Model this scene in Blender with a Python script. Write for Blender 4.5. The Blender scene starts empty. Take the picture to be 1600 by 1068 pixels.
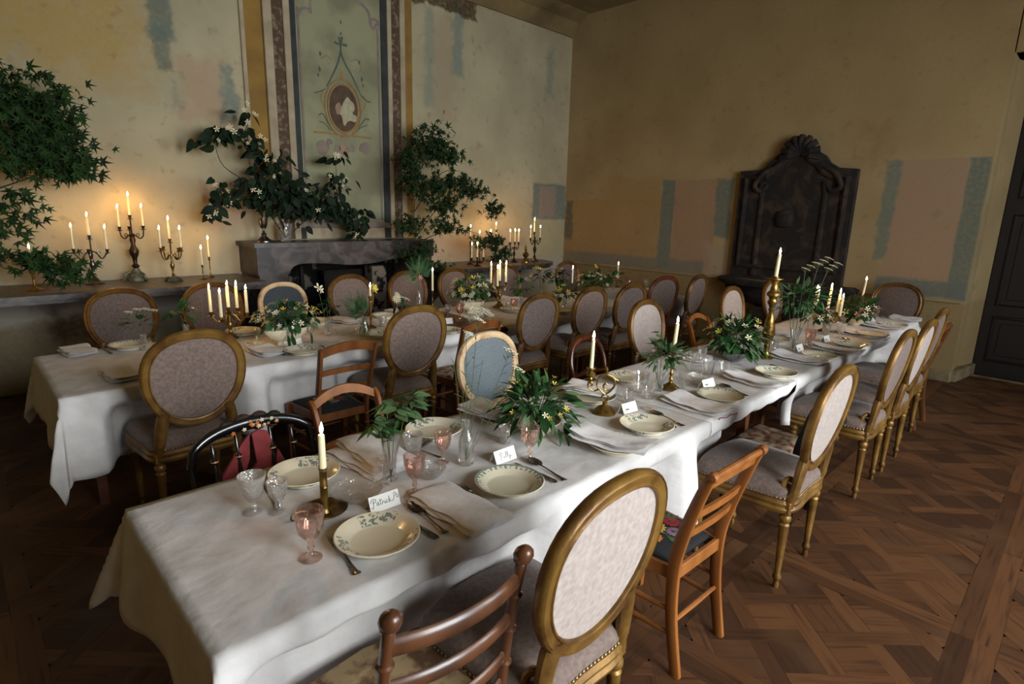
import bpy, bmesh, math, random
from math import sin, cos, pi, hypot, atan2, sqrt
from mathutils import Vector, Matrix, Quaternion
SC = bpy.context.scene
COL = SC.collection
rnd = random.Random(7)

# ------------------------------------------------------------------ camera, world, light, exposure
cam = bpy.data.cameras.new('camera'); cam.sensor_width = 36; cam.lens = 20.095
cam.dof.use_dof = True; cam.dof.focus_distance = 3.2; cam.dof.aperture_fstop = 7
camo = bpy.data.objects.new('camera', cam); COL.objects.link(camo)
camo.matrix_world = Matrix(((0.71635163, 0.13700393, -0.6841566, 0), (-0.69727074, 0.1764984, -0.69473868, 0),
                            (0.02557061, 0.97471957, 0.22196375, 1.75), (0, 0, 0, 1)))
SC.camera = camo
w = bpy.data.worlds.new('world'); SC.world = w; w.use_nodes = True
w.node_tree.nodes['Background'].inputs[0].default_value = (0.75, 0.85, 1, 1)
w.node_tree.nodes['Background'].inputs[1].default_value = 0.3
vs = SC.view_settings; vs.view_transform = 'Standard'; vs.look = 'None'; vs.gamma = 1; vs.use_curve_mapping = False
vs.exposure = 0.54

def area(name, loc, size, power, color, rot):
    l = bpy.data.lights.new(name, 'AREA'); l.shape = 'RECTANGLE'; l.size, l.size_y = size
    l.energy = power; l.color = color
    o = bpy.data.objects.new(name, l); COL.objects.link(o); o.location = loc; o.rotation_euler = rot
    return o
# daylight entering through the three windows of the wall behind the camera
WIN = [(.5, 2.2), (3.1, 4.8), (5.9, 7.2)]
for k, (a, b) in enumerate(WIN):
    area('window_daylight', ((a + b) / 2, -3.6, 2.35), (b - a + .8, 2.8), (430, 320, 95)[k], (0.92, 0.97, 1.0), (math.radians(82), 0, 0))

# ------------------------------------------------------------------ materials
def nodes(m): return m.node_tree.nodes, m.node_tree.links
def lin(c): return tuple(((x / 12.92) if x <= .04045 else ((x + .055) / 1.055) ** 2.4) for x in c[:3]) + (1,)
MATS = {}
def mat(name, c1, c2=None, rough=.5, metal=0, scale=20, detail=4, lo=.35, hi=.65, bump=0, bscale=None, sheen=0,
        spec=.5, stretch=None, coat=0, sub=0, uv=False, rand=0, dist=0):
    m = bpy.data.materials.new(name); m.use_nodes = True; N, L = nodes(m); p = N['Principled BSDF']
    p.inputs['Roughness'].default_value = rough; p.inputs['Metallic'].default_value = metal
    p.inputs['Specular IOR Level'].default_value = spec
    if sheen:
        p.inputs['Sheen Weight'].default_value = sheen; p.inputs['Sheen Roughness'].default_value = .35
    if coat: p.inputs['Coat Weight'].default_value = coat; p.inputs['Coat Roughness'].default_value = .15
    if sub: p.inputs['Subsurface Weight'].default_value = sub; p.inputs['Subsurface Radius'].default_value = (.02, .012, .006)
    tc = N.new('ShaderNodeTexCoord'); src = tc.outputs['UV' if uv else 'Object']
    if stretch:
        mp = N.new('ShaderNodeMapping'); mp.inputs['Scale'].default_value = stretch; L.new(src, mp.inputs[0]); src = mp.outputs[0]
    if c2 is None: p.inputs['Base Color'].default_value = lin(c1)
    else:
        n = N.new('ShaderNodeTexNoise'); n.inputs['Scale'].default_value = scale; n.inputs['Detail'].default_value = detail; n.inputs['Distortion'].default_value = dist
        L.new(src, n.inputs['Vector'])
        mr = N.new('ShaderNodeMapRange'); mr.inputs[1].default_value = lo; mr.inputs[2].default_value = hi
        L.new(n.outputs['Fac'], mr.inputs[0])
        mx = N.new('ShaderNodeMix'); mx.data_type = 'RGBA'; mx.inputs[6].default_value = lin(c1); mx.inputs[7].default_value = lin(c2)
        L.new(mr.outputs[0], mx.inputs[0]); out = mx.outputs[2]
        if rand:
            oi = N.new('ShaderNodeObjectInfo'); hs = N.new('ShaderNodeHueSaturation')
            m2 = N.new('ShaderNodeMapRange'); m2.inputs[3].default_value = 1 - rand; m2.inputs[4].default_value = 1 + rand
            L.new(oi.outputs['Random'], m2.inputs[0]); L.new(m2.outputs[0], hs.inputs['Value']); L.new(out, hs.inputs['Color']); out = hs.outputs[0]
        L.new(out, p.inputs['Base Color'])
    if bump:
        b = N.new('ShaderNodeTexNoise'); b.inputs['Scale'].default_value = bscale or scale * 2; b.inputs['Detail'].default_value = 5
        L.new(src, b.inputs['Vector'])
        bp = N.new('ShaderNodeBump'); bp.inputs['Strength'].default_value = bump; bp.inputs['Distance'].default_value = .01
        L.new(b.outputs['Fac'], bp.inputs['Height']); L.new(bp.outputs[0], p.inputs['Normal'])
    MATS[name] = m
    return m
gold = mat('gilt_wood', (.54, .405, .18), (.35, .235, .095), .42, .4, 9, 5, bump=.15, bscale=60)
brown_gold = mat('worn_gilt_wood', (.48, .34, .15), (.27, .17, .075), .42, .4, 9, 5, bump=.15, bscale=60)
cream_paint = mat('cream_painted_wood', (.80, .70, .56), (.62, .47, .33), .5, 0, 14, 5, lo=.45, hi=.7, bump=.1)
red_wood = mat('reddish_wood', (.38, .21, .11), (.25, .125, .06), .35, 0, 8, 4, stretch=(1, 1, .25), bump=.05)
velvet = mat('mauve_velvet', (.46, .39, .355), (.375, .315, .285), .8, 0, 60, 8, sheen=.25, bump=.15, bscale=90)
velvet_pale_lit = mat('pale_lit_mauve_velvet', (.65, .605, .575), (.58, .53, .505), .85, 0, 55, 8, sheen=.1, bump=.12, bscale=90)  # paler mauve velvet; light on window-facing backs is partly put into this colour
velvet_dark = mat('dusky_mauve_velvet', (.38, .325, .30), (.30, .25, .23), .8, 0, 60, 8, sheen=.2, bump=.15, bscale=90)
blue_fabric = mat('grey_blue_fabric', (.39, .43, .45), (.34, .38, .40), .8, 0, 120, 3, bump=.1)
dark_blue_fabric = mat('dark_blue_fabric', (.20, .24, .27), (.15, .18, .21), .8, 0, 120, 3, bump=.1)
brass_nail = mat('brass_nail', (.62, .50, .30), None, .35, .9)
dark_nail = mat('dark_nail', (.12, .11, .12), None, .4, .6)
oak = mat('honey_oak', (.58, .36, .17), (.45, .26, .11), .42, 0, 10, 5, spec=.3, stretch=(1, 1, .15), bump=.08, bscale=30)
oak_dark = mat('brown_oak', (.45, .27, .13), (.33, .19, .085), .42, 0, 10, 5, spec=.3, stretch=(1, 1, .15), bump=.08, bscale=30)
walnut = mat('turned_walnut', (.36, .215, .12), (.24, .135, .075), .35, 0, 12, 5, stretch=(1, 1, .2), bump=.05, coat=.2)
mahogany = mat('polished_mahogany', (.36, .17, .07), (.20, .09, .04), .22, 0, 8, 5, coat=.4)
black_lacquer = mat('black_lacquer', (.05, .055, .065), (.03, .03, .035), .22, 0, 10, 3, coat=.5)
gilding = mat('gilding', (.80, .62, .38), (.70, .46, .30), .4, .3, 60, 3)
red_velvet = mat('red_velvet', (.55, .20, .21), (.46, .15, .16), .8, 0, 20, 3, sheen=.1)
needle_black = mat('black_needlepoint', (.055, .06, .075), (.035, .04, .05), .9, 0, 300, 2, bump=.3, bscale=400)
tapestry = mat('beige_floral_tapestry', (.70, .60, .44), (.42, .30, .21), .9, 0, 18, 3, lo=.42, hi=.6, bump=.3, bscale=300)
tapestry_red = mat('faded_rose_tapestry', (.62, .55, .44), (.42, .20, .15), .9, 0, 22, 3, lo=.45, hi=.6, bump=.3, bscale=300)
linen = mat('white_linen', (.82, .81, .80), (.78, .765, .755), .9, 0, 12, 5, spec=.2, bump=.5, bscale=13)
napkin_m = mat('napkin_linen', (.88, .87, .865), (.84, .825, .815), .92, 0, 40, 4, spec=.2, bump=.10, bscale=60)
hem_red = mat('red_hem', (.45, .20, .22), None, .9)
table_wood = mat('table_wood', (.40, .23, .13), (.29, .16, .09), .45, 0, 9, 4, stretch=(.2, 1, 1), bump=.05)
wax = mat('ivory_wax', (.90, .86, .70), None, .45, 0, sub=.35)
wick_m = mat('burnt_wick', (.05, .04, .035), None, .9)
brass = mat('aged_brass', (.64, .52, .28), (.40, .30, .14), .34, .9, 25, 4, bump=.05)
bronze = mat('dark_bronze', (.26, .19, .135), (.15, .105, .075), .4, .7, 25, 4, bump=.1)
verdigris = mat('verdigris_bronze', (.40, .46, .40), (.30, .26, .17), .55, .4, 25, 4, bump=.1)
silver = mat('tarnished_silver', (.52, .49, .45), (.34, .31, .28), .28, .95, 20, 4)
steel = mat('silver_cutlery', (.62, .58, .53), (.44, .39, .35), .25, .95, 30, 4)
china = mat('cream_china', (.85, .80, .68), None, .25, 0, coat=.4)
marble_dark = mat('grey_veined_marble', (.11, .095, .09), (.34, .30, .28), .4, 0, 6, 14, lo=.42, hi=.72, dist=.9, bump=.1, bscale=12)
marble_ledge = mat('brown_grey_marble', (.34, .30, .27), (.20, .175, .165), .35, 0, 8, 12, dist=1.5, lo=.4, hi=.6, bump=.05)
slab_stone = mat('dark_carved_stone', (.075, .055, .042), (.24, .18, .13), .9, 0, 5, 14, lo=.48, hi=.74, dist=1.2, bump=.6, bscale=14)
soot = mat('sooty_masonry', (.055, .048, .044), (.46, .42, .37), .9, 0, 5, 9, lo=.54, hi=.58, bump=.4, bscale=10)
door_wood = mat('dark_door_wood', (.075, .042, .032), (.045, .026, .02), .5, 0, 6, 5, stretch=(1, 1, .2), bump=.05)
stone_base = mat('worn_plinth_stone', (.50, .44, .33), (.38, .32, .23), .9, 0, 8, 6, bump=.5, bscale=20)
white_card = mat('white_card', (.90, .90, .87), None, .8)
ink = mat('grey_ink', (.24, .25, .28), None, .8)
leaf_m = mat('green_leaf', (.19, .33, .16), (.12, .24, .12), .6, 0, 9, 3, spec=.25, rand=.35)
leaf_pale = mat('sage_green_leaf', (.33, .42, .27), (.22, .33, .19), .55, 0, 9, 3, rand=.25)
leaf_dark = mat('dark_green_leaf', (.085, .15, .08), (.055, .105, .055), .65, 0, 9, 3, spec=.15, rand=.4)
maple_m = mat('maple_leaf', (.12, .21, .07), (.07, .14, .05), .65, 0, 7, 3, spec=.2, rand=.5)
stem_m = mat('green_stem', (.25, .34, .17), (.17, .25, .11), .6, 0, 20)
twig_m = mat('brown_twig', (.16, .12, .075), (.10, .075, .05), .8, 0, 20)
petal_white = mat('white_petal', (.86, .83, .74), (.78, .74, .62), .7, 0, 40)
petal_yellow = mat('yellow_petal', (.84, .75, .33), (.74, .64, .22), .7, 0, 40)
petal_pink = mat('pink_petal', (.75, .55, .50), (.66, .44, .40), .7, 0, 40)
petal_red = mat('crimson_wool', (.62, .10, .17), (.50, .06, .12), .9, 0, 120, 3, lo=.45, hi=.55)
petal_orange = mat('orange_wool', (.80, .50, .17), (.66, .28, .12), .9, 0, 120, 3)
petal_lilac = mat('lilac_wool', (.55, .40, .48), (.45, .30, .40), .9, 0, 120, 3)
wool_yellow = mat('yellow_wool', (.76, .63, .22), (.66, .52, .15), .9, 0, 120, 3)
wool_green = mat('green_wool', (.25, .36, .18), (.14, .27, .14), .9, 0, 100, 3)
pansy = mat('purple_pansy', (.20, .12, .33), (.12, .07, .2), .7, 0, 40)
berry = mat('dark_red_leaf', (.30, .13, .12), (.2, .08, .08), .6, 0, 20)

def glass(name, tint, gl=.10, rough=.03, bump=0, bscale=60, frost=0):
    m = bpy.data.materials.new(name); m.use_nodes = True; N, L = nodes(m); N.remove(N['Principled BSDF'])
    o = N['Material Output']; t = N.new('ShaderNodeBsdfTransparent'); t.inputs[0].default_value = tint
    g = N.new('ShaderNodeBsdfGlossy'); g.inputs['Roughness'].default_value = rough; g.inputs[0].default_value = (1, .98, .96, 1)
    lw = N.new('ShaderNodeLayerWeight'); lw.inputs[0].default_value = .25
    mr = N.new('ShaderNodeMapRange'); mr.inputs[3].default_value = gl; mr.inputs[4].default_value = .75
    mx = N.new('ShaderNodeMixShader'); L.new(lw.outputs['Fresnel'], mr.inputs[0]); L.new(mr.outputs[0], mx.inputs[0])
    L.new(t.outputs[0], mx.inputs[1]); L.new(g.outputs[0], mx.inputs[2]); L.new(mx.outputs[0], o.inputs[0])
    if frost:
        df = N.new('ShaderNodeBsdfDiffuse'); df.inputs[0].default_value = (.85, .85, .84, 1); tr = N.new('ShaderNodeBsdfTranslucent'); tr.inputs[0].default_value = (.85, .85, .84, 1)
        a1 = N.new('ShaderNodeMixShader'); a1.inputs[0].default_value = .5; L.new(df.outputs[0], a1.inputs[1]); L.new(tr.outputs[0], a1.inputs[2])
        a2 = N.new('ShaderNodeMixShader'); a2.inputs[0].default_value = frost; L.new(mx.outputs[0], a2.inputs[1]); L.new(a1.outputs[0], a2.inputs[2]); L.new(a2.outputs[0], o.inputs[0])
    if bump:
        tc = N.new('ShaderNodeTexCoord'); b = N.new('ShaderNodeTexVoronoi'); b.inputs['Scale'].default_value = bscale
        L.new(tc.outputs['Object'], b.inputs['Vector']); bp = N.new('ShaderNodeBump'); bp.inputs['Strength'].default_value = bump
        bp.inputs['Distance'].default_value = .01; L.new(b.outputs[0], bp.inputs['Height'])
        L.new(bp.outputs[0], g.inputs['Normal']); L.new(bp.outputs[0], lw.inputs['Normal'])
    return m
clear_glass = glass('clear_glass', (.96, .96, .955, 1), .06, bump=.15, bscale=40, frost=.05)
cut_glass = glass('cut_glass', (.94, .94, .93, 1), .10, .08, bump=.6, bscale=70, frost=.10)
etched_glass = glass('etched_glass', (.94, .94, .93, 1), .08, .2, bump=.5, bscale=90, frost=.15)
pink_glass = glass('pink_glass', (.97, .83, .78, 1), .08, bump=.3, bscale=50, frost=.03)
green_glass = glass('pale_green_glass', (.84, .90, .84, 1), .10)

fm = bpy.data.materials.new('candle_flame'); fm.use_nodes = True; N, L = nodes(fm); N.remove(N['Principled BSDF'])
em = N.new('ShaderNodeEmission'); em.inputs[0].default_value = (1, .52, .17, 1); em.inputs[1].default_value = 200
L.new(em.outputs[0], N['Material Output'].inputs[0]); flame_m = fm

def plate_mat(name, kind):
    """cream china with a blue-green transfer print on the rim; the print is flat pattern on the glaze"""
    m = bpy.data.materials.new(name); m.use_nodes = True; N, L = nodes(m); p = N['Principled BSDF']
    p.inputs['Roughness'].default_value = .22; p.inputs['Coat Weight'].default_value = .3
    tc = N.new('ShaderNodeTexCoord'); sx = N.new('ShaderNodeSeparateXYZ'); L.new(tc.outputs['Object'], sx.inputs[0])
    def M(op, a, b=None):
        n = N.new('ShaderNodeMath'); n.operation = op
        for i, v in enumerate((a, b)):
            if v is None: continue
            if isinstance(v, (int, float)): n.inputs[i].default_value = v
            else: L.new(v, n.inputs[i])
        return n.outputs[0]
    r = M('SQRT', M('ADD', M('MULTIPLY', sx.outputs[0], sx.outputs[0]), M('MULTIPLY', sx.outputs[1], sx.outputs[1])))
    an = M('ARCTAN2', sx.outputs[1], sx.outputs[0])
    ring = M('MULTIPLY', M('GREATER_THAN', r, .086 if kind != 'border' else .104), M('LESS_THAN', r, .121 if kind != 'border' else .126))
    n1 = N.new('ShaderNodeTexVoronoi'); n1.inputs['Scale'].default_value = 55; L.new(tc.outputs['Object'], n1.inputs[0])
    n2 = N.new('ShaderNodeTexNoise'); n2.inputs['Scale'].default_value = 110; L.new(tc.outputs['Object'], n2.inputs[0])
    if kind == 'spray':
        gate = M('GREATER_THAN', M('SINE', M('ADD', M('MULTIPLY', an, 3), .6)), -.15)
        mask = M('MULTIPLY', M('MULTIPLY', ring, gate), M('MULTIPLY', M('LESS_THAN', n1.outputs[0], .55), M('GREATER_THAN', n2.outputs[0], .44)))
    else:
        sc = M('GREATER_THAN', M('SINE', M('MULTIPLY', an, 34)), -.1)
        edge = M('GREATER_THAN', r, .119)
        mask = M('MULTIPLY', ring, M('MAXIMUM', edge, M('MULTIPLY', sc, M('GREATER_THAN', n2.outputs[0], .46))))
    mx = N.new('ShaderNodeMix'); mx.data_type = 'RGBA'; mx.inputs[6].default_value = lin((.83, .80, .705))
    mx.inputs[7].default_value = lin((.46, .50, .47)); L.new(mask, mx.inputs[0]); L.new(mx.outputs[2], p.inputs['Base Color'])
    return m
plate_spray = plate_mat('floral_transfer_china', 'spray'); plate_border = plate_mat('blue_bordered_china', 'border')

def wall_mat(name, axis, base1, base2, patches, lines=()):
    """old painted plaster: base tone mottled, then faded patches of paint, each a box with a broken edge"""
    m = bpy.data.materials.new(name); m.use_nodes = True; N, L = nodes(m); p = N['Principled BSDF']
    p.inputs['Roughness'].default_value = .92; p.inputs['Specular IOR Level'].default_value = .15
    tc = N.new('ShaderNodeTexCoord'); sx = N.new('ShaderNodeSeparateXYZ'); L.new(tc.outputs['Object'], sx.inputs[0])
    H, Z = sx.outputs[axis], sx.outputs[2]
    def M(op, a, b=None):
        n = N.new('ShaderNodeMath'); n.operation = op
        for i, v in enumerate((a, b)):
            if v is None: continue
            if isinstance(v, (int, float)): n.inputs[i].default_value = v
            else: L.new(v, n.inputs[i])
        return n.outputs[0]
    def noise(s, d=5):
        n = N.new('ShaderNodeTexNoise'); n.inputs['Scale'].default_value = s; n.inputs['Detail'].default_value = d
        L.new(tc.outputs['Object'], n.inputs[0]); return n.outputs['Fac']
    n1, n2, n3, n4 = noise(1.3, 6), noise(5, 8), noise(16, 6), noise(28, 10)
    def rng(v, a, b, c=0, d=1):
        r = N.new('ShaderNodeMapRange'); L.new(v, r.inputs[0])
        for i, q in enumerate((a, b, c, d)): r.inputs[i + 1].default_value = q
        return r.outputs[0]
    def mix(f, a, b):
        x = N.new('ShaderNodeMix'); x.data_type = 'RGBA'
        if isinstance(f, (int, float)): x.inputs[0].default_value = f
        else: L.new(f, x.inputs[0])
        for i, q in ((6, a), (7, b)):
            if isinstance(q, tuple): x.inputs[i].default_value = q
            else: L.new(q, x.inputs[i])
        return x.outputs[2]
    col = mix(rng(n1, .35, .65), lin(base1), lin(base2))
    wn = M('SUBTRACT', M('ADD', M('MULTIPLY', n2, .7), M('MULTIPLY', n3, .3)), .5)
    for (a0, a1, z0, z1, c, s, warp, soft) in patches:
        d = M('MAXIMUM', M('SUBTRACT', M('ABSOLUTE', M('SUBTRACT', H, (a0 + a1) / 2)), abs(a1 - a0) / 2),
              M('SUBTRACT', M('ABSOLUTE', M('SUBTRACT', Z, (z0 + z1) / 2)), abs(z1 - z0) / 2))
        d = M('ADD', d, M('MULTIPLY', wn, warp))
        k = rng(d, -soft, soft, s, 0)
        k = M('MULTIPLY', k, rng(n4, .34, .56, .75, 1))
        col = mix(k, col, lin(c))
    # fine stains and scuffs of the old plaster
    col = mix(rng(noise(9, 10), .60, .72, 0, .35), col, lin((.45, .38, .26)))
    L.new(col, p.inputs['Base Color'])
    bp = N.new('ShaderNodeBump'); bp.inputs['Strength'].default_value = .25; bp.inputs['Distance'].default_value = .02
    L.new(M('ADD', n2, M('MULTIPLY', n3, .5)), bp.inputs['Height']); L.new(bp.outputs[0], p.inputs['Normal'])
    return m

# ------------------------------------------------------------------ mesh builder
def hull(pts):
    bm = bmesh.new()
    for p in pts: bm.verts.new(p)
    bmesh.ops.convex_hull(bm, input=bm.verts)
    bmesh.ops.dissolve_limit(bm, angle_limit=.02, verts=bm.verts, edges=bm.edges)
    bm.verts.index_update()
    v = [tuple(x.co) for x in bm.verts]; f = [tuple(q.index for q in x.verts) for x in bm.faces]; bm.free()
    return v, f
class MB:
    def __init__(s): s.v = []; s.f = []; s.mi = []; s.uvs = {}
    def add(s, vs, fs, mi=0, xf=None):
        n = len(s.v)
        s.v += [tuple(xf @ Vector(p)) if xf else tuple(p) for p in vs]
        s.f += [tuple(i + n for i in f) for f in fs]; s.mi += [mi] * len(fs)
        return s
    def box(s, c, d, mi=0, b=0, xf=None):
        x, y, z = (q / 2 for q in d)
        if not b:
            vs = [(c[0] + i * x, c[1] + j * y, c[2] + k * z) for i in (-1, 1) for j in (-1, 1) for k in (-1, 1)]
            return s.add(vs, [(0, 1, 3, 2), (4, 6, 7, 5), (0, 4, 5, 1), (2, 3, 7, 6), (0, 2, 6, 4), (1, 5, 7, 3)], mi, xf)
        pts = []
        for i in (-1, 1):
            for j in (-1, 1):
                for k in (-1, 1):
                    for (bx, by, bz) in ((0, b, b), (b, 0, b), (b, b, 0)):
                        pts.append((c[0] + i * (x - bx), c[1] + j * (y - by), c[2] + k * (z - bz)))
        return s.add(*hull(pts), mi, xf)
    def lathe(s, prof, seg=16, o=(0, 0, 0), mi=0, flute=None, xf=None, close=True):
        vs, fs = [], []
        n = len(prof)
        for i, (r, z) in enumerate(prof):
            for k in range(seg):
                a = 2 * pi * k / seg
                rr = r * (flute(a, i) if flute else 1)
                vs.append((o[0] + rr * cos(a), o[1] + rr * sin(a), o[2] + z))
        for i in range(n - 1):
            for k in range(seg):
                k2 = (k + 1) % seg
                fs.append((i * seg + k, i * seg + k2, (i + 1) * seg + k2, (i + 1) * seg + k))
        if close:
            if prof[0][0] > 1e-5: fs.append(tuple(range(seg - 1, -1, -1)))
            if prof[-1][0] > 1e-5: fs.append(tuple((n - 1) * seg + k for k in range(seg)))
        return s.add(vs, fs, mi, xf)
    def tube(s, pts, r, seg=8, mi=0, closed=False, sx=1, up=None, xf=None):
        """swept round or oval section; sx widens the section along the 'up x tangent' axis"""
        P = [Vector(p) for p in pts]; n = len(P); vs, fs = [], []
        R = r if isinstance(r, (list, tuple)) else [r] * n
        nrm = None
        for i in range(n):
            a = P[(i - 1) % n] if (closed or i) else P[0]; b = P[(i + 1) % n] if (closed or i < n - 1) else P[-1]
            t = (b - a).normalized()
            if up is not None: nn = Vector(up)
            elif nrm is None: nn = Vector((0, 0, 1)) if abs(t.z) < .9 else Vector((1, 0, 0))
            else: nn = nrm
            nrm = (nn - t * nn.dot(t)).normalized(); bi = t.cross(nrm)
            for k in range(seg):
                q = 2 * pi * k / seg
                vs.append(P[i] + nrm * (R[i] * cos(q)) + bi * (R[i] * sx * sin(q)))
        m = n if closed else n - 1
        for i in range(m):
            j = (i + 1) % n
            for k in range(seg):
                k2 = (k + 1) % seg
                fs.append((i * seg + k, i * seg + k2, j * seg + k2, j * seg + k))
        if not closed:
            fs.append(tuple(range(seg - 1, -1, -1))); fs.append(tuple((n - 1) * seg + k for k in range(seg)))
        return s.add(vs, fs, mi, xf)
    def prof(s, pts, section, closed=True, nrm=(0, 1, 0), mi=0, xf=None, outv=None):
        """sweep a 2D section [(out, along normal)] along a closed planar path; out = away from the path's centre"""
        P = [Vector(p) for p in pts]; n = len(P); nv = Vector(nrm).normalized(); vs, fs = [], []; m = len(section)
        for i in range(n):
            a = P[(i - 1) % n] if (closed or i) else P[0]; b = P[(i + 1) % n] if (closed or i < n - 1) else P[-1]
            o = (b - a).normalized().cross(nv).normalized()
            for (u, q) in section: vs.append(P[i] + o * u + nv * q)
        for i in range(n if closed else n - 1):
            j = (i + 1) % n
            for k in range(m):
                k2 = (k + 1) % m
                fs.append((i * m + k, i * m + k2, j * m + k2, j * m + k))
        if not closed:
            fs.append(tuple(range(m - 1, -1, -1))); fs.append(tuple((n - 1) * m + k for k in range(m)))
        return s.add(vs, fs, mi, xf)
    def extr(s, poly, d, mi=0, xf=None, b=0):
        """extrude a polygon of 3D points along d"""
        n = len(poly); P = [Vector(p) for p in poly]; D = Vector(d)
        vs = P + [p + D for p in P]
        fs = [tuple(range(n - 1, -1, -1)), tuple(range(n, 2 * n))] + [(i, (i + 1) % n, n + (i + 1) % n, n + i) for i in range(n)]
        return s.add(vs, fs, mi, xf)
    def grid(s, fn, nu, nv, mi=0, xf=None):
        vs = [fn(i / nu, j / nv) for i in range(nu + 1) for j in range(nv + 1)]
        fs = [(i * (nv + 1) + j, (i + 1) * (nv + 1) + j, (i + 1) * (nv + 1) + j + 1, i * (nv + 1) + j + 1) for i in range(nu) for j in range(nv)]
        return s.add(vs, fs, mi, xf)
    def mesh(s, name, mats, smooth=40):
        me = bpy.data.meshes.new(name); me.from_pydata(s.v, [], s.f)
        for m in (mats if isinstance(mats, (list, tuple)) else [mats]): me.materials.append(m)
        me.polygons.foreach_set('material_index', s.mi)
        if smooth:
            me.polygons.foreach_set('use_smooth', [True] * len(me.polygons)); me.set_sharp_from_angle(angle=math.radians(smooth))
        me.update(); return me
    def build(s, name, mats, parent=None, loc=(0, 0, 0), rz=0, smooth=40):
        return link(name, s.mesh(name, mats, smooth), parent, loc, rz)
def link(name, me, parent=None, loc=(0, 0, 0), rz=0, scale=None):
    o = bpy.data.objects.new(name, me); COL.objects.link(o); o.parent = parent; o.location = loc; o.rotation_euler = (0, 0, rz)
    if scale: o.scale = (scale,) * 3
    return o
def tag(o, label, cat, group=None):
    o['label'] = label; o['category'] = cat
    if group: o['group'] = group
    return o
def thing(name, label, cat, loc=(0, 0, 0), rz=0, group=None):
    return tag(link(name, None, None, loc, rz), label, cat, group)
def struct(o): o['kind'] = 'structure'; return o
def stuff(o): o['kind'] = 'stuff'; return o
def copy_tree(o, parent=None):
    c = o.copy(); COL.objects.link(c); c.parent = parent
    for ch in list(o.children): copy_tree(ch, c)
    return c
def place(proto, label, loc, rz=0, scale=None, group=None):
    """first use moves the prototype itself, later uses copy it with its parts"""
    if proto.get('used'): o = copy_tree(proto)
    else: o = proto
    proto['used'] = 1
    o.location = loc; o.rotation_euler = (0, 0, rz)
    if scale: o.scale = (scale,) * 3
    o['label'] = label
    if group: o['group'] = group
    return o
def lerp(a, b, t): return a + (b - a) * t
def arc(c, r, a0, a1, n, ax='xz'):
    out = []
    for i in range(n + 1):
        a = math.radians(lerp(a0, a1, i / n)); u, v = c[0] + r * cos(a), c[1] + r * sin(a)
        out.append((u, v))
    return out
def smooth_path(pts, n=6, closed=False):
    P = [Vector(p) for p in pts]; out = []; N_ = len(P)
    for i in range(N_ if closed else N_ - 1):
        p0 = P[(i - 1) % N_] if (closed or i) else P[0]; p1 = P[i]; p2 = P[(i + 1) % N_]
        p3 = P[(i + 2) % N_] if (closed or i + 2 < N_) else P[-1]
        for k in range(n):
            t = k / n
            out.append(.5 * ((2 * p1) + (p2 - p0) * t + (2 * p0 - 5 * p1 + 4 * p2 - p3) * t * t + (3 * p1 - p0 - 3 * p2 + p3) * t ** 3))
    if not closed: out.append(P[-1])
    return out

# ------------------------------------------------------------------ room shell
XB, YA, HC, YF, XL = 7.85, 6.73, 4.86, -2.2, -2.6
OCH, OCH2, BLU, PNK, GRYW, BRN, PLA = (.62, .48, .22), (.58, .44, .20), (.36, .42, .41), (.62, .49, .39), (.60, .57, .53), (.27, .21, .14), (.64, .57, .42)
pA = [ # (x0, x1, z0, z1, colour, strength, broken edge, softness)
    (-3.0, 1.60, 2.85, 5.2, (.63, .52, .28), .75, 1.1, .22),
    (1.66, 1.87, 3.30, 5.2, (.38, .43, .39), .85, .30, .03),
    (1.70, 1.82, 3.02, 3.4, (.38, .43, .39), .8, .30, .03),
    (1.88, 2.29, 2.58, 3.18, (.65, .54, .44), .65, .6, .06),
    (2.28, 2.41, 2.62, 3.14, (.43, .48, .44), .8, .35, .03),
    (1.80, 1.87, 2.70, 2.95, (.44, .48, .44), .75, .3, .03),
    (2.05, 2.45, 1.50, 1.85, (.67, .53, .45), .5, .35, .08),
    (2.2, 2.34, 1.2, 1.62, (.48, .49, .44), .5, .4, .10),
    (4.86, 5.02, 3.1, 4.35, (.45, .51, .47), .6, .35, .04),
    (5.34, 5.50, 3.6, 4.5, (.40, .48, .46), .75, .35, .04),
    (5.02, 5.34, 3.0, 4.3, (.60, .52, .42), .45, .6, .12),
    (4.69, 5.75, 4.36, 5.2, (.28, .225, .155), .95, .30, .02),
    (6.6, 7.9, 4.62, 5.2, (.31, .25, .17), .9, .45, .05),
    (7.25, 7.40, 3.6, 4.3, (.42, .48, .45), .6, .35, .05),
    (7.02, 7.85, 1.64, 2.22, (.38, .42, .40), .9, .10, .015),
    (7.18, 7.58, 1.70, 2.18, (.55, .48, .42), .9, .06, .015),
    (7.05, 7.85, .95, 1.60, (.61, .57, .43), .7, .35, .06),
    (4.8, 6.9, 1.0, 1.45, (.64, .57, .50), .6, .8, .15),
    (-3.0, 9.0, .55, .97, (.62, .59, .57), .8, .25, .08),
    (-3.0, 1.35, -.1, .66, (.52, .47, .37), .9, .35, .03),
    (.6, 1.2, .5, .72, (.32, .25, .18), .8, .4, .05),
]
wallA = wall_mat('old_plaster_wall_a', 0, (.67, .635, .52), (.60, .565, .46), pA)
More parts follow.
